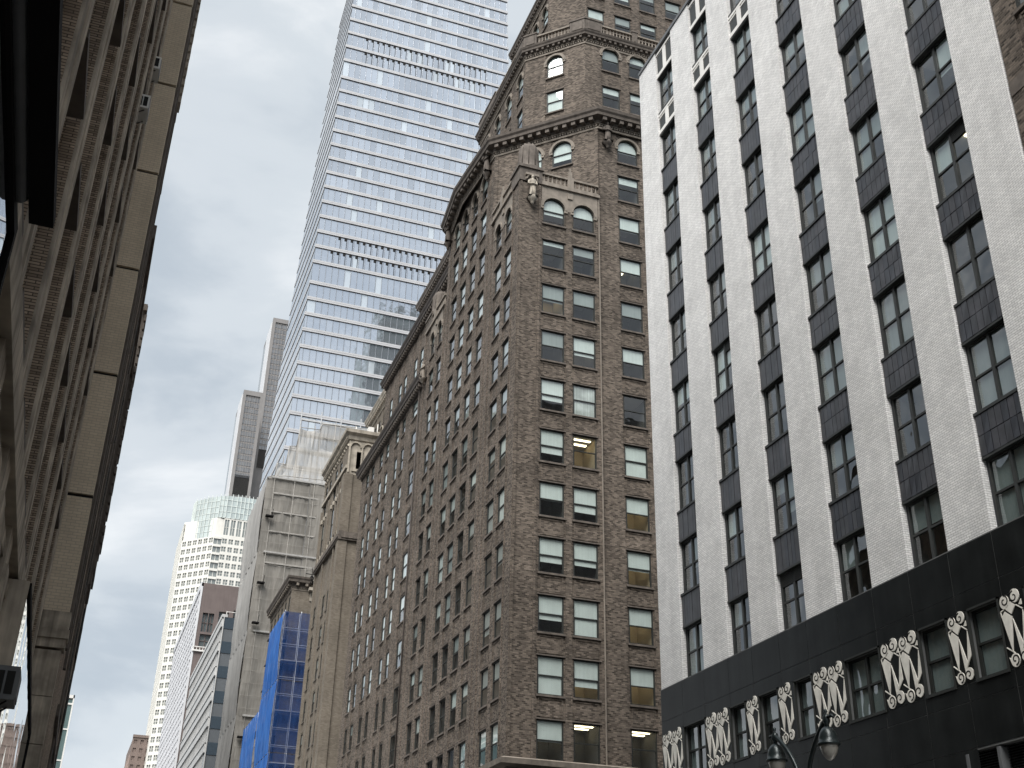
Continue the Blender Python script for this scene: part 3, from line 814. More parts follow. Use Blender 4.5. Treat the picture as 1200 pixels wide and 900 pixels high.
for bi, (y0, y1) in enumerate(BAYS):
    w = y1 - y0
    # backing behind the strip
    mb = MB()
    wall(mb, FW_, -y1, -y0, ZB, 50.0, [(-y1 + .04, -y0 - .04, s, h) for s, h in zip(SILL, HEAD)], .12, -.24)
    part('strip_wall', mb, M['slate'], WB)
    for k in range(9):
        style = 'cross'
        bl = pick((None, None), (.5, None), (.4, .4), (None, .6), (.3, .7), (1.0, .5), (1.0, 1.0))
        if bi >= 3 and k < 4: bl = pick((None, None), (.45, .45), (1.0, 1.0), (.5, None))
        rm = 'tube' if (bi, k) in ((4, 2), (5, 3), (0, 5), (1, 6)) else 'dark'
        window(WB, FW_, -y1 + .05, SILL[k] + .02, w - .1, HEAD[k] - SILL[k] - .04, .30, blind=bl, bmat=pick('blind_g', 'blind_g', 'blind'), room=rm, ft='frame_g', gl='glass_w', style='cross', sill=None)
        mb = MB(); mb.fbox(FW_, -y1 + .01, -y0 - .01, SILL[k] - .07, SILL[k] + .03, -.26, -.06); part('window_sill', mb, M['frame_g'], WB)
        mb = MB(); mb.fbox(FW_, -y1 + .01, -y0 - .01, HEAD[k] - .03, HEAD[k] + .05, -.26, -.10); part('head_trim', mb, M['frame_g'], WB)
        if (bi == 5 and k in (5, 6, 7)) or (bi == 5 and k == 3) or (bi == 2 and k == 0) or (bi == 1 and k == 3):
            mb = MB(); n = 7
            ua, ub = (-y1 + .1, -y0 - .1) if k in (6, 7, 0) else (-(y0 + y1) / 2 + .08, -y0 - .12)
            for i in range(n): mb.fbox(FW_, ua, ub, HEAD[k] - .52 + i * .065, HEAD[k] - .485 + i * .065, -.33, -.24)
            part('louvre', mb, M['frame_d'], WB)
            if k == 5:
                mb = MB()
                for uu in (-y1 + .16, -(y0 + y1) / 2 + .12):
                    mb.fbox(FW_, uu, uu + .7, HEAD[k] - .75, HEAD[k] - .15, -.30, -.2)
                    for i in range(9): mb.fbox(FW_, uu + .05 + i * .07, uu + .075 + i * .07, HEAD[k] - .72, HEAD[k] - .2, -.2, -.18, 1)
                part('fan_grille', mb, [M['frame_g'], M['grey_m']], WB)
        # spandrel above this window
        if k == 8: za, zb = HEAD[8], 50.0
        else: za, zb = HEAD[k] + .05, SILL[k + 1] - .07
        if k >= 7:
            mb = MB()
            mb.fbox(FW_, -y1 + .02, -y0 - .02, za, zb, -.23, -.12)
            mb.fbox(FW_, -y1 + .02, -y0 - .02, za + .02, za + .26, -.12, -.05); mb.fbox(FW_, -y1 + .02, -y0 - .02, zb - .2, zb - .06, -.12, -.05)
            if k == 7: mb.fbox(FW_, -y1 + .02, -y0 - .02, zb - .36, zb - .28, -.12, -.07)
            mb.fbox(FW_, -(y0 + y1) / 2 - .17, -(y0 + y1) / 2 + .17, za + .26, zb - .2, -.12, -.055)
            part('white_panel', mb, M['whitep'], WB)
            c = (y0 + y1) / 2
            for ua, ub in ((-y1 + .06, -c - .17), (-c + .17, -y0 - .06)):
                mb = MB(); mb.fbox(FW_, ua, ub, za + .3, zb - (.42 if k == 7 else .3), -.12, -.10)
                part('louvre', mb, M['frame_g'], WB)
        else:
            nc, nr = 8, (2 if bi > 2 else 1)
            if bi >= 4:
                tw, th = (w - .04) / 7, (zb - za) / 2
                for r in range(2):
                    for c in range(7):
                        link('tile', tile_mesh(tw, th, random.randint(0, 2)), WB, FW_.P(-y1 + .02 + c * tw, za + r * th, -.12 + random.uniform(-.006, .006)), FW_.rot); ntile += 1
            else:
                mb = MB(); tw, th = (w - .04) / nc, (zb - za) / nr
                for r in range(nr):
                    for c in range(nc):
                        d = -.11 + random.uniform(-.008, .008)
                        mb.fbox(FW_, -y1 + .02 + c * tw + .01, -y1 + .02 + (c + 1) * tw - .01, za + r * th + .01, za + (r + 1) * th - .01, -.23, d, random.choice((0, 0, 1, 2)))
                part('spandrel_panel', mb, [M['slate'], M['slate_b'], M['slate_c']], WB)
mb = MB(); mb.fbox(FW_, -47.52, -21.84, 50.1, 50.3, -.8, .06); part('coping', mb, M['grey_m'], WB)
mb = MB(); mb.prism([(24.3, 47.0), (24.3, 47.48), (60, 47.48), (60, 21.9), (24.3, 21.9), (24.3, 22.3), (27.2, 22.3), (27.2, 47.0)], 0.1, 50.0); mb.prism([(24.3, 22), (60, 22), (60, 47.4), (24.3, 47.4)], 49.2, 50.0); part('building_body', mb, M['whiteb'], WB)
# black base: backing wall, panels, windows, ornaments, louvres
GX = Fr((24, 0, 0), (-1, 0))
WINS = [(43.55, 45.43, 2), (40.3, 41.5, 1), (37.95, 39.28, 1), (35.68, 36.83, 1), (31.72, 33.68, 2), (28.34, 29.69, 1), (26.08, 27.40, 1), (23.7, 25.0, 1)]
mb = MB(); wall(mb, GX, -47.5, -21.86, 0, ZB, [(-b, -a, 10.24, 12.25) for a, b, n in WINS] + [(-29.6, -21.9, 5.0, 8.35)], .30, 0.047)
part('base_wall', mb, M['granite_joint'], WB)
cuts = sorted(set([47.48] + [v for p in PIERS for v in p if v < 47]), reverse=True)
GP = {}
def granite(ya, yb, za, zb):
    """one slab between y's and z's"""
    if yb - ya < .12 or zb - za < .1: return
    mb = MB(); g = .010
    u0, u1 = -yb + g, -ya - g
    mb.fbox(GX, u0, u1, za + g, zb - g, .02, .056 + random.uniform(-.003, .003))
    part('granite_panel', mb, M['granite'], WB)
for a, b in zip(cuts[1:], cuts[:-1]):
    for za, zb in ((12.82, 14.22), (8.4, 9.7), (9.7, 10.2)): granite(a, b, za, zb)
    granite(a, b, 12.27, 12.82)
    for za, zb in ((5.0, 6.7), (6.7, 8.4), (2.8, 5.0), (.3, 2.8)):
        if za >= 5 and b < 29.7: continue
        granite(a, b, za, zb)
edges = [47.48]
for a, b, n in WINS: edges += [b, a]
edges.append(21.88)
for i in range(0, len(edges), 2): granite(edges[i + 1], edges[i], 10.2, 12.27)
for a, b, n in WINS:
    window(WB, GX, -b, 10.24, b - a, 2.01, .16, blind=pick((1.0, 1.0) if n == 2 else 1.0, (.5, .5) if n == 2 else .5, (1.0, .5) if n == 2 else 1.0), bmat='blind_g', ft='frame_d', gl='glass_w', style='cross' if n == 2 else 'dh', sill=None)
    mb = MB(); mb.fbox(GX, -b - .03, -a + .03, 10.16, 10.25, .0, .1); mb.fbox(GX, -b - .03, -b + .03, 10.25, 12.3, .0, .09); mb.fbox(GX, -a - .03, -a + .03, 10.25, 12.3, .0, .09)
    mb.fbox(GX, -b - .03, -a + .03, 12.24, 12.3, .0, .09)
    part('window_surround', mb, M['frame_d'], WB)
mb = MB()
for i in range(46): 
    z = 5.05 + i * .072; mb.hexa([GX.P(-29.5, z, -.18), GX.P(-21.9, z, -.18), GX.P(-21.9, z + .03, -.28), GX.P(-29.5, z + .03, -.28), GX.P(-29.5, z + .012, -.18), GX.P(-21.9, z + .012, -.18), GX.P(-21.9, z + .045, -.28), GX.P(-29.5, z + .045, -.28)])
part('louvre_bank', mb, M['dark'], WB)
for y in (28.3, 27.0, 25.7, 24.4, 23.1):
    mb = MB(); mb.fbox(GX, -y - .06, -y + .06, 5.0, 8.3, -.28, .08); part('louvre_post', mb, M['grey_m'], WB)

# cream enamel ornaments: paired curls, a lozenge and three long blades
def orn_module(mb, u0, w, z0, h):
    P = lambda x, y: (u0 + x * w, z0 + y * h)
    def lobe(cx, cy, rx, flip, dn):
        c = P(cx, cy); K = 18; pts = []
        for k in range(K):
            a = 2 * pi * k / K
            rr = rx * w * (1.0 + .16 * sin(a + (0.6 if flip > 0 else 2.4)))
            pts.append((c[0] + rr * cos(a), c[1] + rr * 1.08 * sin(a)))
        if dn:   # lower curls come to a shoulder on the outside
            pts[0 if flip > 0 else K // 2] = (c[0] + flip * rx * w * 1.15, c[1] + rx * w * .55)
        mb.fprism(GX, pts, .055, .085, 0)
        prev = None
        for k in range(13):
            t = k / 12
            a = (pi * .5 if not dn else -pi * .5) + flip * (-1 if not dn else 1) * (t * 2.1 * pi) * -1
            r = rx * w * (.95 - .72 * t)
            q = (c[0] + r * cos(a) * 1.0 - flip * rx * w * .12, c[1] + r * sin(a) * 1.0)
            if prev:
                d = Vector((q[0] - prev[0], q[1] - prev[1])); nn = Vector((-d.y, d.x)).normalized() * (.022 * (1.1 - .3 * t))
                mb.fprism(GX, [(prev[0] - nn.x, prev[1] - nn.y), (q[0] - nn.x, q[1] - nn.y), (q[0] + nn.x, q[1] + nn.y), (prev[0] + nn.x, prev[1] + nn.y)], .085, .089, 1)
            prev = q
    lobe(.2, .918, .215, -1, False); lobe(.715, .935, .215, 1, False)
    lobe(.27, .080, .21, -1, True); lobe(.77, .088, .21, 1, True)
    def pg(pts): mb.fprism(GX, [P(*q) for q in pts], .055, .085, 0)
    pg([(.22, .80), (.47, .708), (.70, .812), (.49, .888)])                    # lozenge
    pg([(0, .70), (.165, .776), (.475, .672), (.25, .19)])                  # left blade
    pg([(.49, .645), (.80, .235), (.60, .145)])                              # middle blade
    pg([(1.0, .717), (1.04, .353), (.77, .225)])                             # right blade
    pg([(.86, .80), (1.0, .87), (1.0, .79)])
    def ln(a, b, t=.016):
        A, B = P(*a), P(*b); d = Vector((B[0] - A[0], B[1] - A[1])); nn = Vector((-d.y, d.x)).normalized() * t
        mb.fprism(GX, [(A[0] - nn.x, A[1] - nn.y), (B[0] - nn.x, B[1] - nn.y), (B[0] + nn.x, B[1] + nn.y), (A[0] + nn.x, A[1] + nn.y)], .055, .078, 0)
    ln((.72, .815), (1.0, .73)); ln((-.03, .79), (.16, .81)); ln((-.03, .79), (0, .70)); ln((-.02, .275), (.33, .165)); ln((.76, .27), (.98, .41), .012); ln((.6, .155), (.78, .27))
ORN = [(45.62, 47.42, 2), (41.62, 43.5, 2), (39.34, 40.22, 1), (37.02, 37.9, 1), (33.74, 35.6, 2), (29.74, 31.64, 2), (27.46, 28.30, 1), (25.14, 26.02, 1), (21.95, 23.6, 2)]
for y0, y1, n in ORN:
    mb = MB()
    for i in range(n):
        ww = (y1 - y0) / n
        orn_module(mb, -y1 + i * ww + .02, ww - .05, 10.27, 1.98)
    part('ornament', mb, [M['orn'], M['dark']], WB)

# ================================================================ BROWN BRICK NEIGHBOUR, FAR RIGHT
RB = thing('corner_brick_building', 'brown brick building with a stone band at the right edge beside the white block', 'building', (24, 10, 0))
FR_ = Fr((24.06, 0, 0), (-1, 0))
def wl_r(c, r): return dict(blind=pick(None, .5), bmat='blind_g', lint='stone_d')
face(RB, FR_, -21.8, 30, 14, 62, [(-20.9 + 3.2 * i, 1.6) for i in range(15)], [(15.2 + 3.75 * k, 2.1) for k in range(12)], win=lambda c, r: dict(blind=None, detail=1))
mb = MB()
for z in (13.7, 27.35): mb.fbox(FR_, -21.8, 30, z, z + .55, 0, .02)
mb.fbox(FR_, -21.8, 30, 61.6, 62.4, 0, .5)
part('stone_band', mb, M['stone_d'], RB)
mb = MB(); mb.prism([(27, -30), (60, -30), (60, 21.8), (27, 21.8)], .1, 61.9); mb.fbox(FR_, -21.8, 30, 0, 13.7, -.6, 0); part('building_body', mb, M['brown_d'], RB)

# ================================================================ LEFT SIDE OF THE STREET
LB = thing('left_stone_building', 'sooty brick and limestone building with close-set piers rising steeply at the left edge', 'building', (-2.0, 20, 0))
FL = Fr((-1.5, 0, 0), (1, 0))           # u = +y
P0, PB = 23.8 - 2.83 * 7 - .75, 2.83
FLRS = [4.65 + 3.85 * k for k in range(15)]
TOPL = 40.5
nb = 15
mb = MB()       # recessed wall with window openings
hs = []
for i in range(-3, nb - 3):
    u = P0 + i * PB
    if u + PB > 34.2 or u < -8: continue
    for k, z in enumerate(FLRS):
        if k >= 1: hs.append((u + .62, u + 2.12, z, z + 2.35))
wall(mb, FL, -12, 34.2, 7.9, TOPL, hs, .30, -.42)
part('wall', mb, M['leftb'], LB)
for i in range(-5, nb - 2):
    u = P0 + i * PB
    if u > 33.4: continue
    pm = MB()
    a, b = u - .42, u + .42
    pm.fbox(FL, a, b, 7.9, TOPL, -.62, 0)
    part('brick_pier', pm, M['leftb'], LB)
    pm = MB(); pm.fbox(FL, a + .02, a + .3, 7.9, TOPL, 0, .04); pm.fbox(FL, b - .3, b - .02, 7.9, TOPL, 0, .04)
    part('pier_moulding', pm, M['lime'], LB)
for h in hs:
    window(LB, FL, h[0], h[2], h[1] - h[0], h[3] - h[2], .70, detail=1, blind=None)
for k, z in enumerate(FLRS[1:]):
    mb = MB(); mb.fbox(FL, -12, 34.2, z - .5, z - .34, -.45, -.30); part('sill_course', mb, M['lime'], LB)
# limestone base with arched openings, moulded courses
mb = MB()
ah = [(P0 + i * PB + .45, P0 + i * PB + 2.2, 3.6, 5.9, True) for i in range(-3, nb - 3) if P0 + i * PB + PB < 19]
wall(mb, FL, -12, 34.2, 0, 7.9, ah, .45, 0.0)
part('base_wall', mb, M['lime'], LB)
for h in ah: window(LB, FL, h[0], h[2], h[1] - h[0], h[3] - h[2], .35, True, detail=1)
mb = MB()
for z, o, t in ((7.4, .16, .5), (6.95, .07, .2), (3.0, .12, .3)): mb.fbox(FL, -12, 34.2, z, z + t, 0, o)
for i in range(-3, nb - 3):
    u = P0 + i * PB
    if u < 33: mb.fbox(FL, u - .35, u + .35, .2, 7.4, 0, .10); mb.fbox(FL, u - .24, u + .24, 3.3, 6.9, .10, .15)
part('stone_course', mb, M['lime'], LB)
for h in ah:
    am = MB(); archivolt(am, FL, h[0], h[1] - h[0], h[3], 0, .3, .08); part('arch_moulding', am, M['lime'], LB)
# projecting end pavilion: tan return wall facing the camera, in courses
TY = 34.2
FT = Fr((0, TY, 0), (0, -1))
cy = [10.9, 14.45, 18.45, 22.3, 26.15, 30.0, 33.85, 37.7, 41.55, 45.4, 49.25, 53.1, 57.0]
for a, b in zip(cy[:-1], cy[1:]):
    mb = MB(); mb.fbox(FT, -3.2, -.87, a + .06, b - .05, -.6, 0); part('tan_panel', mb, M['tanb'], LB)
for z in cy[1:]:
    mb = MB(); mb.fbox(FT, -3.2, -.86, z - .05, z + .06, -.6, -.10); part('joint_course', mb, M['void'], LB)
mb = MB(); mb.fbox(FT, -3.2, -.80, 10.5, 11.0, -.6, .05); mb.fbox(FT, -3.2, -.76, 10.25, 10.5, -.6, .10); mb.fbox(FT, -3.2, -.80, 10.0, 10.25, -.6, .04)
for k in range(7): mb.fbox(FT, -3.2, -.87 + (k % 2) * .008, 1.2 + k * 1.25, 1.2 + (k + 1) * 1.25 - .02, -.6, 0)
part('stone_course', mb, M['lime'], LB)
mb = MB()
FP = Fr((-.87, 0, 0), (1, 0))
wall(mb, FP, 34.75, 44.0, 0, 57, [(36.2 + 2.6 * i, 37.7 + 2.6 * i, z, z + 2.3) for i in range(3) for z in FLRS[2:13]], .4, -.02)
mb.poly([(-.89, 44, 0), (-8, 44, 0), (-8, 44, 57), (-.89, 44, 57)])
part('wall', mb, M['leftb'], LB)
for i in range(3):
    for z in FLRS[2:13]: window(LB, FP, 36.2 + 2.6 * i, z, 1.5, 2.3, .4, detail=1)
mb = MB()
for u in (35.0, 35.9, 38.2, 40.8): mb.fbox(FP, u, u + .35, 11, 57, -.02, .07)
part('pier_moulding', mb, M['stone_d'], LB)
for k in range(54):
    z = 33.2 + k * .45
    if z > 57: break
    mb = MB(); mb.fbox(FP, 38.9, 39.6 + .35 * (k % 2), z, z + .31, 0, .17); part('quoin', mb, M['lime'], LB)
mb = MB(); mb.fbox(FP, 34.2, 44.2, 57, 57.5, -3, .5); mb.fbox(FP, 34.1, 44.3, 57.5, 58.6, -3, .7); mb.prism([(-14, -12), (-4.2, -12), (-4.2, 34.3), (-14, 34.3)], .1, TOPL - .2); mb.prism([(-14, 34.3), (-3.3, 34.3), (-3.3, 44), (-14, 44)], .1, 57.2)
mb.fbox(FL, -12, 34.2, TOPL - .6, TOPL, -3, .12)
part('building_body', mb, M['leftb'], LB)
# window air conditioners
def ac_unit(y, z, x1, w=.62, h=.42, label=None):
    t = thing('air_conditioner', label, 'air conditioner', (x1 - .5, y, z), 'window air conditioners on the left building')
    mb = MB(); mb.box((x1 - .62, y, z), (x1, y + w, z + h)); part('casing', mb, M['whitep'] if z > 10 else M['grey_m'], t)
    mb = MB()
    for k in range(2): mb.box((x1 - .30 + k * .14, y - .012, z + .07), (x1 - .19 + k * .14, y + .01, z + h - .07))
    part('grille', mb, M['void'], t)
    mb = MB(); mb.box((x1 + .0, y + .05, z + .05), (x1 + .012, y + w - .05, z + h - .05)); part('front_grille', mb, M['grey_m'], t)
    mb = MB(); mb.tube([(x1 - .1, y + .1, z), (x1 - .55, y + .1, z - .35)], .015, 5); mb.tube([(x1 - .1, y + w - .1, z), (x1 - .55, y + w - .1, z - .35)], .015, 5); part('bracket', mb, M['dark'], t)
    return t
ac_unit(17.9, 5.22, -.94, .66, .46, 'grey air conditioner low on the left wall below the mirror-like display window')
ac_unit(27.0, 23.05, -1.28, .7, .45, 'grey air conditioner high on the left wall, the nearer of the upper two')
ac_unit(29.0, 26.2, -1.30, .7, .45, 'grey air conditioner high on the left wall, the upper one near the tan end wall')
# long display windows on the base (mirror the buildings ahead)
def display(y0, y1, z0, z1, x, label):
    t = thing('display_window', label, 'display window', (x, (y0 + y1) / 2, z0))
    F = Fr((x, 0, 0), (1, 0))
    mb = MB()
    for a, b, c, d in ((y0, y1, z1, z1 + .12), (y0, y1, z0 - .12, z0), (y1, y1 + .1, z0 - .12, z1 + .12)): mb.fbox(F, a, b, c, d, -.35, .03)
    part('frame', mb, M['dark'], t)
    mb = MB(); mb.fbox(F, y0 - .1, y0, z0 - .12, z1 + .12, -.35, .0); part('end_jamb', mb, M['lime'], t)
    n = max(1, int((y1 - y0) / 3.2))
    for i in range(n):
        a = y0 + (y1 - y0) * i / n; b = y0 + (y1 - y0) * (i + 1) / n
        mb = MB(); mb.poly([F.P(a + .004, z0), F.P(b - .004, z0), F.P(b - .004, z1), F.P(a + .004, z1)]); part('pane', mb, M['mirror'], t)
    mb = MB(); mb.fbox(F, y0, y1, z0, z1, -.34, -.15); part('backing', mb, M['void'], t)
    return t
display(19.2, 31.6, 3.0, 7.15, -1.14, 'long frameless display window on the left wall mirroring the white tower')
display(5.2, 8.35, 4.6, 6.75, -1.18, 'small display window under the black box at the left edge mirroring the glass tower')
# black sign box over the pavement edge
SB = thing('sign_box', 'black box beam hung along the left wall at the top left corner', 'sign box', (-1.1, 3, 6.8))
mb = MB(); mb.box((-1.065, -4, 6.83), (-.885, 8.28, 6.93)); part('casing', mb, M['dark'], SB)
mb = MB(); mb.rings([[(-1.13 + .075 * cos(2 * pi * j / 14), y, 6.93 + .12 * sin(2 * pi * j / 14)) for j in range(14)] for y in (-4, 8.0)]); part('tube_rail', mb, M['grey_m'], SB)
mb = MB(); mb.box((-1.5, -4, 6.9), (-1.21, 7.3, 7.7)); part('inner_box', mb, M['dark'], SB)
# next building on the left: ornate pale corner
L2B = thing('ornate_left_building', 'narrow sooty building with a corniced and quoined corner behind the tan end wall', 'building', (-3, 60, 0))
mb = MB(); mb.prism([(-12, 46), (-.95, 46), (-.95, 68.5), (-12, 68.5)], .1, 31.5); part('wall', mb, M['leftb'], L2B)
FQ = Fr((-.95, 0, 0), (1, 0))
mb = MB(); mb.fbox(FQ, 59.9, 63.5, 21.0, 35.4, -2, .22); mb.fbox(FQ, 59.7, 63.7, 35.3, 35.6, -2, .30); mb.fbox(FQ, 60.6, 63.0, 35.6, 36.2, -2, .26); mb.fbox(FQ, 59.9, 63.5, 19.6, 20.4, -2, .15); mb.fbox(FQ, 59.9, 63.5, 20.4, 21.0, -2, .24)
part('corner_pier', mb, M['stone_d'], L2B)
for k in range(26):
    z = 21.2 + k * .54
    mb = MB(); mb.fbox(FQ, 59.8, 61.2 + .5 * (k % 2), z, z + .38, .2, .33 - .05 * (k % 3 == 0)); part('quoin', mb, M['stone_d'], L2B)
mb = MB()
for y in (50, 56, 65.5): mb.fbox(FQ, y, y + .7, .2, 31, 0, .09)
mb.fbox(FQ, 46, 68.5, 31.2, 31.9, -.5, .17); mb.fbox(FQ, 46, 68.5, 10.5, 10.9, -.5, .13)
part('pilaster', mb, M['stone_d'], L2B)
for y in (52.5, 64, 66.5):
    for k in range(8):
        window(L2B, Fr((-.93, 0, 0), (1, 0)), y, 2.5 + 3.7 * k, 1.5, 2.2, -.01, detail=1)

# ================================================================ TAN BRICK BUILDING BEYOND THE BROWN ONE
TB = thing('tan_brick_building', 'slim tan brick building with a cream scalloped crown beyond the brown block', 'building', (24, 127, 0))
FTs = Fr((24, 0, 0), (-1, 0)); FTf = Fr((0, 126.8, 0), (0, -1))
TCOL = [(-139.6, 1.5), (-137.2, 1.5), (-134.3, 3.6)]
def wl_t(c, r): return dict(blind=pick(None, .5), bmat='blind_g', detail=1)
face(TB, FTs, -140.6, -126.8, 0.1, 48.5, [(-139.8, 1.5), (-137.4, 1.5), (-134.6, 1.5), (-132.0, 1.5)], [(4 + 3.75 * k, 2.4) for k in range(11)], mt='tan2', win=wl_t)
face(TB, FTs, -140.6, -126.8, 49.3, 61.0, [(-139.8, 1.4), (-137.6, 1.4), (-134.2, 1.5), (-131.6, 1.5)], [(50.6, 4.0), (55.6, 1.6), (58.2, 1.5)], mt='tan2', win=wl_t)
mb = MB()
wall(mb, FTf, 24, 40, .1, 48.5, []); wall(mb, FTf, 24, 40, 49.3, 56.6, [])
part('wall', mb, M['tan2'], TB)
mb = MB()
for (za, zb) in ((.1, 48.4), (49.4, 56.6)):
    mb.fbox(FTs, -127.9, -126.8, za, zb, 0, .28); mb.fbox(FTs, -130.0, -129.5, za, zb, 0, .2); mb.fbox(FTs, -136.2, -135.5, za, zb, 0, .2); mb.fbox(FTs, -140.6, -140.2, za, zb, 0, .2)
    mb.fbox(FTf, 23.72, 24.75, za, zb, 0, .16)
part('pier', mb, M['tan2'], TB)
mb = MB()
for z, o, t in ((48.4, .35, .22), (48.62, .45, .3), (48.92, .3, .5)):
    mb.fbox(FTs, -140.6, -126.5, z, z + t, -.2, o); mb.fbox(FTf, 24.0, 40, z, z + t, -.2, o - .06)
part('ledge', mb, M['stone_d'], TB)
CR = [(24, 140.6), (24, 126.8), (40, 126.8)]
mb = MB(); sweep(mb, CR, [(0, 61.0), (.15, 61.05), (.25, 61.5), (.6, 61.8), (.65, 62.2), (0, 62.3)]); part('crown_cornice', mb, M['cream'], TB)
mb = MB()
wall(mb, FTf, 24, 40, 56.6, 61.05, [(25.0, 25.8, 57.4, 59.6), (26.5, 27.3, 57.4, 59.6), (28.0, 28.8, 57.4, 59.6), (29.5, 30.3, 57.4, 59.6)], .3)
for i in range(10):
    archivolt(mb, FTf, 24.25 + i * 1.5, 1.1, 60.1, 0, .2, .2)
    mb.fbox(FTf, 24.02 + i * 1.5, 24.2 + i * 1.5, 56.8, 60.3, 0, .16)
    mb.fbox(FTf, 24.5 + i * 1.5, 25.1 + i * 1.5, 57.0, 57.3, 0, .14)
part('crown_wall', mb, M['cream'], TB)
mb = MB()
for i in range(14): archivolt(mb, FTs, -140.3 + i * .97, .7, 60.2, 0, .14, .14)
for i in range(30): mb.fbox(FTs, -140.5 + i * .46, -140.3 + i * .46, 61.2, 61.5, 0, .35)
for i in range(10): mb.fbox(FTs, -140.3 + i * 1.4, -139.8 + i * 1.4, 54.9, 55.4, 0, .16); mb.fbox(FTs, -140.2 + i * 1.4, -139.9 + i * 1.4, 49.6, 50.3, 0, .12)
mb.fbox(FTs, -140.6, -126.7, 57.3, 57.7, 0, .22)
part('crown_arcade', mb, M['cream'], TB)
mb = MB(); mb.prism([(26.4, 128.6), (40, 128.6), (40, 140.6), (26.4, 140.6)], .1, 61.0); mb.prism([(24.2, 127.0), (40, 127.0), (40, 140.6), (24.2, 140.6)], 61.0, 61.6); mb.box((26, 130, 61.6), (29, 134, 63.6)); part('building_body', mb, M['tan2'], TB)
mb = MB(); mb.box((26.3, 127.6, 62.2), (27.0, 128.4, 63.5)); mb.box((30.4, 127.3, 61.9), (31.3, 128.2, 64.0)); mb.tube([(27.5, 128, 62), (27.5, 128, 64.2)], .05, 5); mb.tube([(24.9, 128, 62), (24.9, 128, 63.4)], .04, 5); part('roof_vent', mb, M['whitep'], TB)
UB = thing('crowned_rear_block', 'set back brick block with a cream dentilled crown behind the brown cornice', 'building', (29.5, 132, 0))
FU = Fr((29.3, 0, 0), (-1, 0)); 
face(UB, FU, -141.6, -122.0, 55, 69.9, [(-140.8 + 2.35 * i, 1.1) for i in range(8)], [(57.5, 1.9), (61.3, 1.6), (64.4, 1.3), (67.2, 1.2)], mt='tan2', win=lambda c, r: dict(blind=None, detail=1))
cornice(UB, [(45, 141.6), (29.3, 141.6), (29.3, 122)], 69.9, .6, 1.2, 'cream', 'cream', .6, .25, 'cream')
mb = MB(); mb.prism([(31.5, 122), (45, 122), (45, 141.5), (31.5, 141.5)], .1, 69.8); part('building_body', mb, M['tan2'], UB)
mb = MB()
for i in range(9): archivolt(mb, FU, -140.8 + i * 2.1, 1.5, 66.0, 0, .16, .12)
mb.fbox(FU, -141, -122, 63.2, 63.6, 0, .25); part('crown_arcade', mb, M['cream'], UB)

# ================================================================ BLUE-NETTED BUILDING
M['blue'] = bpy.data.materials.new('blue_debris_net'); M['grey_net'] = bpy.data.materials.new('grey_scaffold_net'); M['grey_net_b'] = bpy.data.materials.new('pale_scaffold_sheet')
def net(k, col, col2, alpha, sx=1.6, sz=.12):
    k.use_nodes = True; nt = k.node_tree; N = nt.nodes; L = nt.links; N.clear()
    o = N.new("ShaderNodeOutputMaterial"); t = N.new("ShaderNodeBsdfTransparent"); d = N.new("ShaderNodeBsdfDiffuse"); tl = N.new("ShaderNodeBsdfTranslucent")
    uv, pos = wall_uv(nt)
    mp_ = N.new("ShaderNodeMapping"); mp_.inputs["Scale"].default_value = (sx, sz, 1); L.new(uv, mp_.inputs[0])
    n = N.new("ShaderNodeTexNoise"); n.inputs["Scale"].default_value = 1.4; n.inputs["Detail"].default_value = 6; L.new(mp_.outputs[0], n.inputs["Vector"])
    r = N.new("ShaderNodeValToRGB"); r.color_ramp.elements[0].position = .3; r.color_ramp.elements[1].position = .72
    r.color_ramp.elements[0].color = (*col, 1); r.color_ramp.elements[1].color = (*col2, 1)
    L.new(n.outputs[0], r.inputs[0]); L.new(r.outputs[0], d.inputs[0]); L.new(r.outputs[0], tl.inputs[0])
    m1 = N.new("ShaderNodeMixShader"); m1.inputs[0].default_value = .3; L.new(d.outputs[0], m1.inputs[1]); L.new(tl.outputs[0], m1.inputs[2])
    n2 = N.new("ShaderNodeTexNoise"); n2.inputs["Scale"].default_value = .5; n2.inputs["Detail"].default_value = 4; L.new(pos, n2.inputs["Vector"])
    rr = N.new("ShaderNodeMapRange"); rr.inputs[1].default_value = .35; rr.inputs[2].default_value = .65; rr.inputs[3].default_value = alpha - .08; rr.inputs[4].default_value = min(alpha + .08, 1); L.new(n2.outputs[0], rr.inputs[0])
    m2 = N.new("ShaderNodeMixShader"); L.new(rr.outputs[0], m2.inputs[0]); L.new(t.outputs[0], m2.inputs[1]); L.new(m1.outputs[0], m2.inputs[2]); L.new(m2.outputs[0], o.inputs[0])
net(M['blue'], (0.04, 0.15, 0.52), (0.10, 0.29, 0.78), .84)
M['blue_shaded'] = bpy.data.materials.new('blue_net_shaded'); net(M['blue_shaded'], (0.014, 0.042, 0.155), (0.034, 0.095, 0.29), .56)  # thinner front copy of the blue net, its shade put into a darker colour
net(M['grey_net'], (0.29, 0.275, 0.25), (0.43, 0.41, 0.375), .90, 1.2, .05)
net(M['grey_net_b'], (0.46, 0.455, 0.44), (0.60, 0.59, 0.57), .96, 1.0, .03)
M['tie'] = noisy('grey_tie_tube', (0.33, 0.315, 0.29), .2, 2, .7, False)
M['net_up'] = bpy.data.materials.new('thin_pale_net'); net(M['net_up'], (0.40, 0.385, 0.355), (0.53, 0.51, 0.475), .72, 1.0, .05)
M['pole'] = noisy('galvanised_scaffold_tube', (0.50, 0.51, 0.52), .2, 2, .5, False, .3)
M['plank'] = noisy('scaffold_board', (0.42, 0.38, 0.32), .2, 2, .9, False)
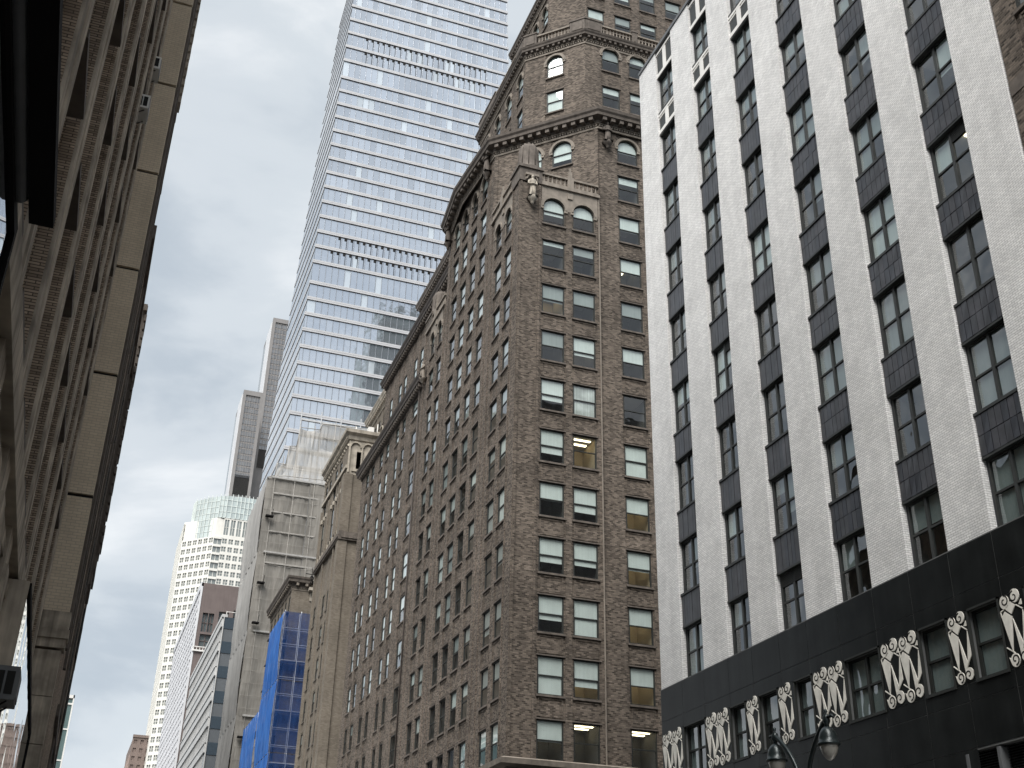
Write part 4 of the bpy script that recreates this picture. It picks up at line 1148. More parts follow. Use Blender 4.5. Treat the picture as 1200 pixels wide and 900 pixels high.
def sheet(fr, u0, u1, v0, v1, d, amp=.2, nu=14, nv=4):
    """netting sheet, bellied and creased between its ties"""
    mb = MB(); rows = []
    ph = random.uniform(0, 6)
    for j in range(nv + 1):
        rr = []
        for i in range(nu + 1):
            x, y = i / nu, j / nv
            amp_ = amp * 1.6
            bul = amp_ * sin(pi * y) * (.5 + .5 * sin(ph + x * 17)) + amp * .35 * sin(ph * 2 + x * 41 + y * 3)
            rr.append(fr.P(u0 + (u1 - u0) * x, v0 + (v1 - v0) * y, d + bul))
        rows.append(rr)
    mb.rings(rows, 0, smooth=True, closed=False, cap=False)
    return mb
BB = thing('blue_netted_building', 'buff brick building half wrapped in blue netting, with an ornate corner cornice', 'building', (24, 158.5, 0))
FB = Fr((0, 158.5, 0), (0, -1)); FBs = Fr((24, 0, 0), (-1, 0))
face(BB, FB, 24, 40, .1, 52.6, [(27.6, 1.8), (31.4, 1.8), (35, 1.8)], [(4 + 3.75 * k, 2.3) for k in range(13)], mt='tan2', win=lambda c, r: dict(blind=pick(.5, .6), detail=1))
face(BB, FBs, -176, -158.5, .1, 52.6, [(-175.2 + 2.9 * i, 1.5) for i in range(6)], [(4 + 3.75 * k, 2.3) for k in range(13)], mt='tan2', win=lambda c, r: dict(blind=None, detail=1))
mb = MB(); mb.prism([(26.4, 160.6), (40, 160.6), (40, 176), (26.4, 176)], .1, 53); mb.prism([(24.1, 158.7), (40, 158.7), (40, 176), (24.1, 176)], 52.5, 53); part('building_body', mb, M['tan2'], BB)
cornice(BB, [(24, 176), (24, 158.5), (26.5, 158.5)], 52.4, .8, 1.3, 'stone_d', 'stone', 1.0, .35, 'stone')
mb = MB(); mb.fbox(FB, 26.2, 40, 51.9, 52.3, 0, 1.0); mb.fbox(FB, 26.5, 40, 50.6, 51.8, 0, .12)
part('parapet_board', mb, M['plank'], BB)
mb = MB()
for z in (52.9, 53.5): mb.tube([FB.P(26.2, z, .9), FB.P(36, z, .9)], .04, 5)
for i in range(6): mb.tube([FB.P(26.3 + i * 1.9, 52.2, .9), FB.P(26.3 + i * 1.9, 53.7, .9)], .04, 5)
mb.tube([FB.P(26.6, 52, -.4), FB.P(26.6, 55.6, -.4)], .05, 5); mb.tube([FB.P(25.7, 54.6, -.4), FB.P(28.6, 54.5, -.4)], .06, 5); mb.tube([FB.P(26.0, 53.0, -.4), FB.P(27.2, 54.6, -.4)], .04, 5)
mb.lathe((26.6, 158.9, 53.0), [(.3, 0), (.45, .3), (.2, .8), (.3, 1.1), (.05, 1.5)], 10)
part('roof_rail', mb, M['dark'], BB)
SC = thing('blue_scaffold', 'scaffold wrapped in bright blue debris netting on the buff brick building', 'scaffold', (23, 158, 0))
mb = MB()
zs = [2.2 * k for k in range(22)]
Fa = Fr((0, 157.2, 0), (0, -1)); Fb = Fr((23.25, 0, 0), (-1, 0))
for u in [23.25 + 2.2 * i for i in range(8)]:
    for d in (0, -1.1): mb.tube([Fa.P(u, 0, d), Fa.P(u, 48.6, d)], .06, 5)
for z in zs:
    for d in (0, -1.1): mb.tube([Fa.P(23.25, z, d), Fa.P(38, z, d)], .05, 4)
    mb.tube([Fb.P(-184 if z < 37 else -170, z, 0), Fb.P(-157.2, z, 0)], .05, 4)
for i, z in enumerate(zs[:-2]):
    u = 23.25 + 2.2 * (i * 3 % 6); mb.tube([Fa.P(u, z, 0), Fa.P(u + 2.2 * (1 if i % 2 else -1) + (2.2 if u < 23.5 else 0), z + 2.2, 0)], .05, 4)
for u in [-157.2 - 2.4 * i for i in range(12)]: mb.tube([Fb.P(u, 0, 0), Fb.P(u, 37.8 if u < -170.5 else 48.5, 0)], .06, 5)
part('scaffold_tube', mb, M['pole'], SC)
for k in range(5):
    z0, z1 = 2 + k * 9.3, 2 + (k + 1) * 9.3 - .1
    part('netting_sheet', sheet(Fa, 23.1, 38.5, z0, z1, .12, .12, 24), M['blue_shaded'], SC)
    part('netting_sheet', sheet(Fb, -169.5, -157.1, z0, z1, .12, .15, 16), M['blue'], SC)
    if z1 < 45: part('netting_sheet', sheet(Fb, -184, -170.6, z0, z1 - (1.5 if k == 3 else 0), .2, .15, 16), M['blue'], SC)
for z in [6.6 * k + 2.2 for k in range(7)]:
    mb = MB(); mb.box((23.3, 157.3, z), (38, 158.3, z + .16)); part('deck', mb, M['plank'], SC)
    mb = MB(); mb.box((23.3, 158.3, z), (23.95, 184 if z < 38 else 170, z + .16)); part('deck', mb, M['plank'], SC)

# ================================================================ GREY-NETTED BUILDING
GN = thing('grey_netted_building', 'stepped building wrapped in pale grey scaffold netting in front of the glass tower', 'building', (24, 204, 0))
Fg = Fr((0, 204, 0), (0, -1)); Fgs = Fr((24, 0, 0), (-1, 0)); Fg2 = Fr((0, 212, 0), (0, -1))
mb = MB(); mb.prism([(24.8, 205), (58, 205), (58, 226), (24.8, 226)], .1, 87.5); mb.prism([(40, 216), (58, 216), (58, 226), (40, 226)], 87, 101); part('building_body', mb, M['stone_d'], GN)
mb = MB()
for z in [4 + 4.2 * k for k in range(20)]:
    mb.fbox(Fg, 25, 58, z, z + .35, -.9, -.4); mb.fbox(Fgs, -226, -204, z, z + .35, -.6, -.3)
for u in range(26, 58, 3): mb.fbox(Fg, u, u + .16, 0, 87, -.5, -.35)
for z in [90 + 3.4 * k for k in range(5)]: mb.fbox(Fg2, 30, 58, z, z + .4, -.8, -.3)
for u in range(30, 58, 4): mb.fbox(Fg2, u, u + .2, 87, 106, -.4, -.25)
part('scaffold_tube', mb, M['pole'], GN)
for k in range(6):
    za, zb = .5 + 14.4 * k, .5 + 14.4 * (k + 1) + .05
    part('netting_sheet', sheet(Fgs, -226, -204, za, zb, .0, .22, 30, 6), M['grey_net_b'], GN)
    part('netting_sheet', sheet(Fg, 24.0, 32.0, za, zb, .0, .2, 16, 6), M['grey_net'], GN)
    part('netting_sheet', sheet(Fg, 32.05, 45.0, za, zb, .25, .25, 20, 6), M['grey_net'], GN)
    part('netting_sheet', sheet(Fg, 45.05, 58.0, za, zb, .0, .2, 16, 6), M['grey_net'], GN)
    mb = MB(); mb.fbox(Fg, 25, 57, zb - .1, zb + .2, .0, .42); part('netting_band', mb, M['grey_net_b'], GN)
mb = MB()
for i in range(9): mb.tube([Fg.P(25.4 + i * 3.7, 0, .38), Fg.P(25.4 + i * 3.7, 87.5, .38)], .035, 4)
for i in range(40): mb.tube([Fg.P(24.1, 3 + i * 2.1, .36), Fg.P(57, 3 + i * 2.1, .40)], .02, 4)
for z in (70.5, 76.4, 80.2, 83.8): mb.fbox(Fg, 25.5, 57, z, z + .3, .2, .34)
part('tie_tube', mb, M['tie'], GN)
# upper stepped wraps
up_pts = [(24.0, 86.8), (25.5, 88.0), (25.75, 90.6), (27.5, 91.3), (27.85, 95.4), (29.4, 96.3), (29.8, 100.6), (34, 101.8), (34.3, 103.2), (58, 104.5)]
for (ua, za), (ub, zb) in zip(up_pts[:-1], up_pts[1:]):
    mb = MB(); n = max(2, int((ub - ua) / .7)); rows = []
    for t in (0, .33, .66, 1):
        rr = []
        for i in range(n + 1):
            x = i / n; zt = za + (zb - za) * x
            y = 204 + 8 * min(1, max(0, (t * 1.0) * (ua + (ub - ua) * x - 24) / 8.0))
            rr.append((ua + (ub - ua) * x, y - .25 * sin(6 * x + t * 9), 86.5 + (zt - 86.5) * t))
        rows.append(rr)
    mb.rings(rows, 0, False, False, False); part('netting_sheet', mb, M['net_up'], GN)
mb = MB()
for a, b in zip(up_pts[:-1], up_pts[1:]):
    ya, yb = [204 + 8 * min(1, (q[0] - 24) / 8) for q in (a, b)]
    mb.tube([(a[0], ya - .3, a[1]), (b[0], yb - .3, b[1])], .08, 5)
for u in (27, 29.5, 33, 37, 41): mb.tube([(u, 204 + min(8, u - 24) - .35, 88 + (u - 24) * .1), (u, 204 + min(8, u - 24) - .35, 88 + min(16, (u - 24) * 1.6))], .06, 5)
for z in (92, 96, 100): mb.tube([(30, 211.5, z), (58, 211.6, z + .4)], .07, 5)
mb.tube([(24.0, 203.8, 86.6), (27, 203.8, 87.6), (58, 203.8, 89)], .08, 5)
part('netting_edge_tube', mb, M['tie'], GN)
for z, y, l in ((66.5, 203.6, 1.3), (59.3, 203.6, 1.2), (40, 203.6, 1.2), (79, 203.6, 1.4)):
    mb = MB(); mb.box((24.5, y - .9, z), (24.5 + l, y, z + .25)); mb.tube([(24.5 + l * .8, y - .5, z + .2), (24.5 + l * .9, y - .5, z + 1.6)], .05, 4); part('outrigger', mb, M['dark'], GN)

# ================================================================ GLASS TOWER
GT = thing('glass_tower', 'very tall pale blue glass tower with white floor bands and two rows of dark vents', 'skyscraper', (28, 235, 0))
def tower_glass(name, col, met=.75, rough=.06):
    k = mat(name, col, rough, met, .6); nt = k.node_tree; N = nt.nodes; L = nt.links; b = N["Principled BSDF"]
    oi = N.new("ShaderNodeNewGeometry")
    r = N.new("ShaderNodeMapRange"); r.inputs[3].default_value = .86; r.inputs[4].default_value = 1.12
    L.new(oi.outputs["Random Per Island"], r.inputs[0])
    v = N.new("ShaderNodeVectorMath"); v.operation = 'SCALE'; v.inputs[0].default_value = col
    L.new(r.outputs[0], v.inputs["Scale"]); L.new(v.outputs[0], b.inputs["Base Color"])
    n = N.new("ShaderNodeTexNoise"); n.inputs["Scale"].default_value = .35; n.inputs["Detail"].default_value = 2; L.new(oi.outputs["Position"], n.inputs["Vector"])
    bp = N.new("ShaderNodeBump"); bp.inputs["Strength"].default_value = .03; bp.inputs["Distance"].default_value = 1.0
    L.new(n.outputs[0], bp.inputs["Height"]); L.new(bp.outputs[0], b.inputs["Normal"])
    return k
M['tglass'] = tower_glass('tower_blue_glass', (0.68, 0.72, 0.78), .85)
M['tglass_l'] = tower_glass('tower_blinded_glass', (0.70, 0.76, 0.81), .5, .12)
M['tband'] = noisy('white_spandrel_band', (0.50, 0.505, 0.52), .06, .3, .45, False)
M['tmull'] = noisy('aluminium_mullion', (0.22, 0.235, 0.26), .1, .5, .45, False, .4)
BZ = [247.2, 242.7, 238.21, 233.35, 228.6, 223.7, 218.9, 213.0, 208.5, 204.1, 199.8, 195.35, 190.9, 186.5, 182.1, 177.7, 173.2, 168.8, 164.4, 160.1, 155.7, 149.9, 145.5, 141.3, 137.1, 132.7, 128.4, 124.2, 120.0]
z = 115.8
while z > 20: BZ.append(z); z -= 4.25
BZ = [260.5, 256, 251.6] + BZ
def tx0(z): return 27.8 + .0262 * z
def tx1(z): return 87.9 - .041 * z
def tyb(z): return 272 - .02 * z
XB0 = lambda z: 26.6 + .034 * z
Yt = 235.0
for z in BZ:
    mb = MB(); h = .46
    a, b = tx0(z), tx1(z)
    for q, o in ((-h, .30), (.04, .24)):
        mb.box((a - o, Yt - o, z + q), (b + o, Yt, z + q + .40))
    part('floor_band', mb, M['tband'], GT)
    mb = MB(); xb = XB0(z)
    for q, o in ((-h, .12), (.08, .09)):
        mb.hexa([(a - o, Yt, z + q), (a, Yt, z + q), (xb, tyb(z), z + q), (xb - o, tyb(z), z + q), (a - o, Yt, z + q + .40), (a, Yt, z + q + .40), (xb, tyb(z), z + q + .40), (xb - o, tyb(z), z + q + .40)])
    part('floor_band', mb, M['tband'], GT)
VENT = [(223.7, 0), (218.9, 0), (160.1, 0), (155.7, 0), (228.6, 1)]
VENTF = [228.6, 223.7, 160.1, 155.7 + 4.4]
VENTF = (228.6, 223.7, 160.1, 164.4)
allp = []
stuff = MB(); mull = MB(); sidep = MB()
cuts = [32 + 1.5 * i - 6 for i in range(45)]
for zt, zb in zip(BZ[:-1], BZ[1:]):
    top, bot = zt - .5, zb + .5
    a, b = tx0((top + bot) / 2), tx1((top + bot) / 2)
    xs = [a] + [c for c in cuts if a + .5 < c < b - .5] + [b]
    for x0, x1 in zip(xs[:-1], xs[1:]):
        allp.append((bot, top, x0, x1, zt))
        mull.box((x1 - .05, Yt - .12, bot), (x1 + .05, Yt - .01, top))
        if zt in (228.6, 223.7, 164.4, 160.1) and a + 3 < x0 < b - 7:
            mull.box((x0 + .6, Yt - .14, top - .72), (x0 + 1.25, Yt - .02, top - .1), 1)
            mull.box((x0 + 1.12, Yt - .12, bot), (x0 + 1.24, Yt - .02, top - .7), 1)
    # street-side face
    a0, a1 = XB0(bot), tx0(bot); c0, c1 = XB0(top), tx0(top); ns = 20
    for i in range(ns):
        t0, t1 = i / ns + .002, (i + 1) / ns - .002
        sidep.poly([(a1 + (a0 - a1) * t0, Yt + (tyb(bot) - Yt) * t0, bot), (a1 + (a0 - a1) * t1, Yt + (tyb(bot) - Yt) * t1, bot),
                    (c1 + (c0 - c1) * t1, Yt + (tyb(top) - Yt) * t1, top), (c1 + (c0 - c1) * t0, Yt + (tyb(top) - Yt) * t0, top)], 0)
# the 300 panes that show largest: the lowest floors in view, left part
vis = [p for p in allp if 112 < p[0] < 175 and p[2] < 60]
vis.sort(key=lambda p: p[0]); single = set(vis[:300])
pn = {}
for p in allp:
    bot, top, x0, x1, zt = p
    lite = random.random() < .05
    tilt = random.uniform(-.012, .012); tl2 = random.uniform(-.012, .012)
    q = [(x0 + .04, Yt + tilt, bot), (x1 - .04, Yt - tilt, bot), (x1 - .04, Yt - tilt + tl2, top), (x0 + .04, Yt + tilt + tl2, top)]
    if p in single:
        mb = MB(); mb.poly(q, 0); part('pane', mb, M['tglass_l'] if lite else M['tglass'], GT)
    else: stuff.poly(q, 1 if lite else 0)
part('glazing', stuff, [M['tglass'], M['tglass_l']], GT, kind='stuff')
part('side_glazing', sidep, M['tglass'], GT, kind='stuff')
part('mullion_grid', mull, [M['tmull'], M['void']], GT, kind='stuff')
mb = MB()
lo, hi = .1, 262
mb.hexa([(tx0(lo) + 1.4, Yt + .3, lo), (tx1(lo), Yt + .3, lo), (tx1(lo), 270, lo), (XB0(lo) + 1.5, 270, lo), (tx0(hi) + 1.4, Yt + .3, hi), (tx1(hi), Yt + .3, hi), (tx1(hi), 266, hi), (XB0(hi) + 1.5, 266, hi)])
part('tower_core', mb, M['tmull'], GT)

# ================================================================ FAR TOWERS
M['precast'] = noisy('white_precast_concrete', (0.74, 0.73, 0.68), .06, .3, .8)
M['wtglass'] = tower_glass('white_tower_hazed_glass', (0.30, 0.325, 0.315), .3, .12)  # haze put into the colour: paler than the other far glass
M['farglass'] = tower_glass('far_window_glass', (0.16, 0.185, 0.19), .3, .12)
M['crown_glass'] = tower_glass('green_crown_glass', (0.56, 0.62, 0.60), .35, .15)
M['crown_rib'] = noisy('pale_green_crown_rib', (0.66, 0.71, 0.685), .06, .5, .5)
WT = thing('white_gridded_tower', 'far white tower with gridded paired windows and a pale green glass crown', 'skyscraper', (31.2, 538, 0))
def grid_face(parent, fr, u0, u1, z0, z1, cw, fh, mt, gm, pair=True, margin=.3, wh=.62, dep=.45, sill=.22):
    n = max(1, int(round((u1 - u0) / cw))); c = (u1 - u0) / n; hs = []
    k = 0
    z = z1
    while z - fh > z0:
        z -= fh
        for i in range(n):
            a = u0 + i * c
            if pair:
                m_ = c * margin / 2; g = c * .06; w = (c - 2 * m_ - g) / 2
                hs.append((a + m_, a + m_ + w, z + fh * sill, z + fh * (sill + wh))); hs.append((a + m_ + w + g, a + c - m_, z + fh * sill, z + fh * (sill + wh)))
            else: hs.append((a + c * margin / 2, a + c * (1 - margin / 2), z + fh * sill, z + fh * (sill + wh)))
    mb = MB(); wall(mb, fr, u0, u1, z0, z1, hs, dep); part('wall', mb, M[mt], parent)
    mb = MB(); P = fr.P
    for h in hs:
        a, b, c_, e_ = h; mid = (c_ + e_) / 2; tl = random.uniform(-.02, .02)
        mb.poly([P(a, c_, -dep + tl), P(b, c_, -dep - tl), P(b, e_, -dep - tl), P(a, e_, -dep + tl)], 0)
        if pair: mb.fbox(fr, a, b, mid - .09, mid + .09, -dep, -dep + .2, 1)
    part('window_grid', mb, [M[gm], M[mt]], parent, kind='stuff')
XL, YL, YF = 31.2, 588.0, 573.8; XC = 45.4
Fw = Fr((0, YF, 0), (0, -1)); Fc = Fr((XL, YL, 0), (-1, -1)); Fs = Fr((XL, 0, 0), (-1, 0)); LC = (XC - XL) * sqrt(2)
grid_face(WT, Fs, -632, -YL, 0, 216, 4.2, 4.17, 'precast', 'wtglass')
grid_face(WT, Fc, 0, LC, 0, 206, 3.36, 4.17, 'precast', 'wtglass')
grid_face(WT, Fw, XC + 3.8, 80, 0, 206, 3.15, 4.17, 'precast', 'wtglass')
grid_face(WT, Fw, XC + 3.8, 80, 206, 216.5, 3.15, 10.2, 'precast', 'wtglass', True, .3, .8, .45, .1)
mb = MB()                                            # glazed corner bay
fb = Fr((0, YF + .6, 0), (0, -1))
for k in range(50):
    z = 206 - 4.17 * k
    if z < 2: break
    mb.fbox(fb, XC, XC + 3.8, z - 1.2, z, -1, .9, 0); mb.fbox(fb, XC, XC + 3.8, z - 4.17, z - 1.2, -1, .25, 1); mb.fbox(fb, XC + 1.8, XC + 2.05, z - 4.17, z - 1.2, .25, .4, 0)
part('corner_bay', mb, [M['precast'], M['wtglass']], WT)
mb = MB(); mb.prism([(XL + .5, YL + .2), (XC + .3, YF + .7), (80, YF + .7), (80, 632), (XL + .5, 632)], .1, 216); part('tower_core', mb, M['precast'], WT)
# crown: ribbed bowed glass
mb = MB(); rb = MB()
cp = [(XL + 3.2, YL + 3), (XL + 4.2, YL - 3.0), (XL + 9, YF + 5.6), (XC + .5, YF + 1.0), (XC + 4, YF + .1), (XC + 9, YF), (XC + 30, YF + .4)]
zt = lambda i: 227.2 + min(i, 5) * .3
for i in range(len(cp) - 1):
    a, b = cp[i], cp[i + 1]; L_ = sqrt((b[0] - a[0]) ** 2 + (b[1] - a[1]) ** 2); n = max(2, int(L_ / 1.9)); z0 = 206 if i < 3 else 216.4
    for k in range(n):
        p = [a[j] + (b[j] - a[j]) * k / n for j in (0, 1)]; q = [a[j] + (b[j] - a[j]) * (k + 1) / n for j in (0, 1)]
        za = z0
        while za < zt(i) - .5:
            zb = min(za + 3.2, zt(i)); mb.poly([(p[0], p[1], za + .12), (q[0], q[1], za + .12), (q[0], q[1], zb - .12), (p[0], p[1], zb - .12)], 0); za = zb
        rb.box((p[0] - .16, p[1] - .45, z0), (p[0] + .16, p[1] + .1, zt(i) + .8))
    for z in [z0 + 3.2 * j for j in range(8)]:
        if z < zt(i) + .5: rb.hexa([(a[0], a[1] - .2, z - .12), (b[0], b[1] - .2, z - .12), (b[0], b[1] + .2, z - .12), (a[0], a[1] + .2, z - .12), (a[0], a[1] - .2, z + .12), (b[0], b[1] - .2, z + .12), (b[0], b[1] + .2, z + .12), (a[0], a[1] + .2, z + .12)])
part('crown_glazing', mb, M['crown_glass'], WT, kind='stuff'); part('crown_rib_cage', rb, M['crown_rib'], WT)
mb = MB(); mb.prism([(x, y + 1.0) for x, y in cp] + [(78, 620), (XL + 5, 620)], 206, 226); part('crown_core', mb, M['crown_rib'], WT)
mb = MB(); mb.prism([(XL, YL + 3), (XL + 3.4, YL + .2), (XL + 8, YL + 2), (XL + 8, 620), (XL, 620)], 216, 217); part('roof', mb, M['precast'], WT)

# grey slab towers
M['slabf'] = noisy('grey_brown_granite', (0.235, 0.225, 0.22), .08, .2, .7)
M['slabg'] = tower_glass('bronze_grey_glass', (0.28, 0.28, 0.285), .55, .12)
M['slabw'] = noisy('white_marble_panel', (0.66, 0.67, 0.69), .05, .2, .6)
def slab(label, x0, x1, y0, y1, z1, nc, zl):
    t = thing('slab_tower', label, 'skyscraper', (x0, y0, 0), 'grey slab towers behind the white tower')
    F = Fr((0, y0, 0), (0, -1)); bw = (x1 - x0) * .14
    mb = MB(); mb.prism([(x0, y0 + .6), (x1, y0 + .6), (x1, y1), (x0 + .4, y1), (x0 + .4, y0 + 8)], .1, z1); part('tower_core', mb, M['slabf'], t)
    mb = MB(); mb.fbox(F, x0, x0 + bw, .1, z1, -.6, .5); mb.fbox(F, x1 - bw, x1, .1, z1, -.6, .5); mb.fbox(F, x0 + bw, x1 - bw, z1 - 3, z1, -.6, .5); part('frame', mb, M['slabf'], t)
    mb = MB(); fm = MB(); w = (x1 - x0 - 2 * bw) / nc
    z = z1 - 3
    while z > zl:
        for i in range(nc):
            a = x0 + bw + i * w; mb.fbox(F, a + .12, a + w - .12, z - 3.6, z - 1.1, -.6, random.uniform(-.3, -.22), 0); mb.fbox(F, a + .12, a + w - .12, z - 1.1, z - .1, -.6, -.2, 1)
        z -= 3.75
    part('window_grid', mb, [M['slabg'], M['slabf']], t, kind='stuff')
    for i in range(nc + 1): fm.fbox(F, x0 + bw + i * w - .12, x0 + bw + i * w + .12, zl, z1 - 3, -.6, .2)
    part('mullion_row', fm, M['slabf'], t)
    mb = MB()
    for i in range(nc * 3): mb.fbox(F, x0 + bw + i * w / 3, x0 + bw + i * w / 3 + w / 7, zl - 12, zl, -.6, .25)
    part('vent_fin', mb, M['void'], t)
    Fz = Fr((x0, 0, 0), (-1, 0)); L_ = y1 - y0
    mb = MB(); mb.fbox(Fz, -y0 - L_ * .58, -y0 - L_ * .1, 5, z1 - 1, -.4, .25); part('marble_panel', mb, M['slabw'], t)
    mb = MB(); mb.fbox(Fz, -y0 - L_ * .86, -y0 - L_ * .58, 5, z1 - 6, -.4, .1); part('side_glazing', mb, M['farglass'], t)
    return t
slab('lower grey slab tower with a gridded face rising just behind the green crown', 55.3, 67.0, 640, 676, 322, 6, 268)
slab('taller grey slab tower partly hidden by the glass tower', 70.0, 82.5, 672, 712, 393, 5, 300)

# dark granite block
M['dgran'] = noisy('purple_brown_granite', (0.155, 0.125, 0.118), .12, .3, .5)
M['lav'] = tower_glass('lavender_ribbon_glass', (0.52, 0.53, 0.60), .6, .1)
DG = thing('dark_granite_building', 'dark purple brown granite building with a pale ribbon-glazed street face', 'building', (24, 320, 0))
Fd = Fr((0, 320, 0), (0, -1)); Fds = Fr((24, 0, 0), (-1, 0))
hs = [(25.4, 26.8, 88.6, 93.8), (27.0, 28.4, 88.6, 93.8), (29.6, 32.2, 91.6, 94.6), (33.4, 36.2, 92.4, 95.4), (25.4, 28.4, 84.6, 88.0), (29.6, 36.2, 85.5, 90.8)]
mb = MB(); wall(mb, Fd, 24, 60, 0, 102, hs, .9); part('wall', mb, M['dgran'], DG)
for h in hs:
    mb = MB(); mb.fbox(Fd, h[0], h[1], h[2], h[3], -1.2, -.8, 0); mb.fbox(Fd, (h[0] + h[1]) / 2 - .1, (h[0] + h[1]) / 2 + .1, h[2], h[3], -.8, -.6, 1); mb.fbox(Fd, h[0], h[1], (h[2] + h[3]) / 2 - .1, (h[2] + h[3]) / 2 + .1, -.8, -.6, 1); part('window', mb, [M['farglass'], M['dgran']], DG)
mb = MB(); mb.fbox(Fd, 24, 30, 83.2, 83.6, 0, .5); mb.fbox(Fd, 24, 30, 84.3, 84.5, .3, .5)
for i in range(8): mb.fbox(Fd, 24.2 + i * .8, 24.35 + i * .8, 83.6, 84.3, .3, .45)
part('terrace_rail', mb, M['whitep'], DG)
mb = MB()
for z in (79, 74, 69, 64, 59): mb.fbox(Fd, 25.5, 30.5, z - 3.6, z, -.2, .06)
part('dark_glazing', mb, M['farglass'], DG)
mb = MB(); gl = MB()
for k in range(44):
    z = 1.5 + k * 2.28
    if z > 99: break
    mb.fbox(Fds, -392, -320, z, z + .9, -.5, .12)
    for i in range(36): gl.fbox(Fds, -392 + 2 * i + .12, -390 + 2 * i - .12, z + .9, z + 2.28, -.5, random.uniform(-.04, .02))
for i in range(19): mb.fbox(Fds, -392 + 4 * i - .1, -392 + 4 * i + .1, 1, 101, -.4, .16)
mb.fbox(Fds, -392, -320, 100, 102.2, -.5, .25)
part('ribbon_band', mb, M['slabw'], DG, kind='stuff'); part('ribbon_glazing', gl, M['lav'], DG, kind='stuff')
mb = MB(); mb.prism([(24.5, 321.3), (60, 321.3), (60, 392), (24.5, 392)], .1, 101.5); part('building_body', mb, M['dgran'], DG)

# grey banded block
M['bandc'] = noisy('pale_grey_spandrel', (0.52, 0.525, 0.52), .12, .5, .6)
M['bandg'] = tower_glass('grey_office_glass', (0.30, 0.33, 0.36), .55, .08)
M['bandd'] = tower_glass('slate_blue_glass', (0.085, 0.115, 0.145), .3, .1)
GBB = thing('grey_banded_building', 'mid-rise building with pale horizontal bands and a slate blue glass end', 'building', (24, 248, 0))
Fe = Fr((0, 248, 0), (0, -1)); Fes = Fr((24, 0, 0), (-1, 0))
z = 72.6; k = 0
while z > 2:
    mb = MB(); mb.fbox(Fes, -307, -248, z - 2.0, z, -.5, .30); mb.fbox(Fes, -307, -248, z - .35, z - .1, -.5, .45); part('spandrel_band', mb, M['bandc'], GBB)
    mb = MB()
    for i in range(28):
        a = -307 + 59 * i / 28; mb.fbox(Fes, a + .1, a + 59 / 28 - .1, z - 5.1, z - 2.0, -.5, random.uniform(-.05, .05), 0)
        mb.fbox(Fes, a - .08, a + .1, z - 5.1, z - 2.0, -.5, .16, 1)
    part('window_row', mb, [M['bandg'], M['bandc']], GBB)
    mb = MB(); mb.fbox(Fe, 24.2, 50, z - 2.4, z, -.5, .1, 0); mb.fbox(Fe, 24.2, 50, z - 5.1, z - 2.4, -.5, 0, 1)
    for u in (24.0, 27.2, 30.4, 33.6): mb.fbox(Fe, u, u + .2, z - 5.1, z, -.5, .2, 2)
    part('end_glazing', mb, [M['bandd'], M['bandg'], M['bandc']], GBB)
    z -= 5.1
mb = MB(); mb.prism([(24.6, 248.6), (50, 248.6), (50, 307), (24.6, 307)], .1, 72.4); mb.fbox(Fes, -307, -247.8, 72.6, 73.2, -.8, .4); part('building_body', mb, M['bandc'], GBB)
mb = MB()
for i in range(7): mb.tube([(24.6 + i * 2, 249, 72.5), (24.6 + i * 2, 249, 74.2)], .06, 4)
mb.tube([(24.6, 249, 74.1), (38, 249, 74.1)], .06, 4); part('roof_rail', mb, M['whitep'], GBB)

# last building down the street, and the glass end on the left
FBd = thing('distant_brown_building', 'distant pink brown building at the foot of the sky gap', 'building', (24, 600, 0))
Fx = Fr((0, 600, 0), (0, -1)); Fxs = Fr((24, 0, 0), (-1, 0))
M['pinkb'] = noisy('pinkish_brick', (0.38, 0.29, 0.25), .12, .2, .85); M['pinkd'] = noisy('brown_brick_far', (0.21, 0.165, 0.145), .12, .2, .85)
mb = MB(); mb.prism([(24.3, 600.4), (36, 600.4), (36, 650), (24.3, 650)], .1, 111); part('building_body', mb, M['pinkd'], FBd)
grid_face(FBd, Fxs, -650, -600, 0, 104, 3.4, 3.8, 'pinkb', 'farglass', False, .4, .55)
grid_face(FBd, Fx, 24, 36, 0, 111, 3.0, 3.8, 'pinkd', 'farglass', False, .5, .5)
mb = MB(); mb.fbox(Fx, 24, 36, 111, 112.2, -1, .4); part('parapet', mb, M['pinkd'], FBd)
LG = thing('left_glass_building', 'slim green glass building with a white edge showing past the left wall', 'building', (-1.4, 160, 0))
M['lglass'] = tower_glass('grey_green_glass', (0.20, 0.29, 0.29), .45, .06)
Fl = Fr((0, 160, 0), (0, -1))
for k in range(9):
    z = 1 + 3.75 * k
    for i in range(4):
        mb = MB(); a = -9.05 + i * 1.9; mb.fbox(Fl, a + .03, a + 1.87, z + .1, z + 3.65, -.3, random.uniform(-.02, .01)); part('pane', mb, M['lglass'], LG)
mb = MB(); mb.fbox(Fl, -1.56, -1.4, 0, 35.2, -.5, .15); mb.fbox(Fl, -9, -1.4, 34.8, 35.2, -.5, .15); mb.fbox(Fl, -9, -1.4, 34.0, 34.2, -.4, .1)
for k in range(9): mb.fbox(Fl, -9, -1.56, 1 + 3.75 * k - .08, 1 + 3.75 * k + .08, -.3, .06)
part('white_edge', mb, M['whitep'], LG)
mb = MB(); mb.prism([(-9, 160.6), (-1.45, 160.6), (-1.45, 166), (-9, 166)], .1, 34.9); part('building_body', mb, M['bandg'], LG)
mb = MB(); mb.box((-2.9, 161, 35.1), (-2.1, 162, 36.1)); mb.tube([(-2.3, 161.3, 36), (-2.3, 161.3, 36.9)], .12, 6); part('roof_vent', mb, M['dark'], LG)

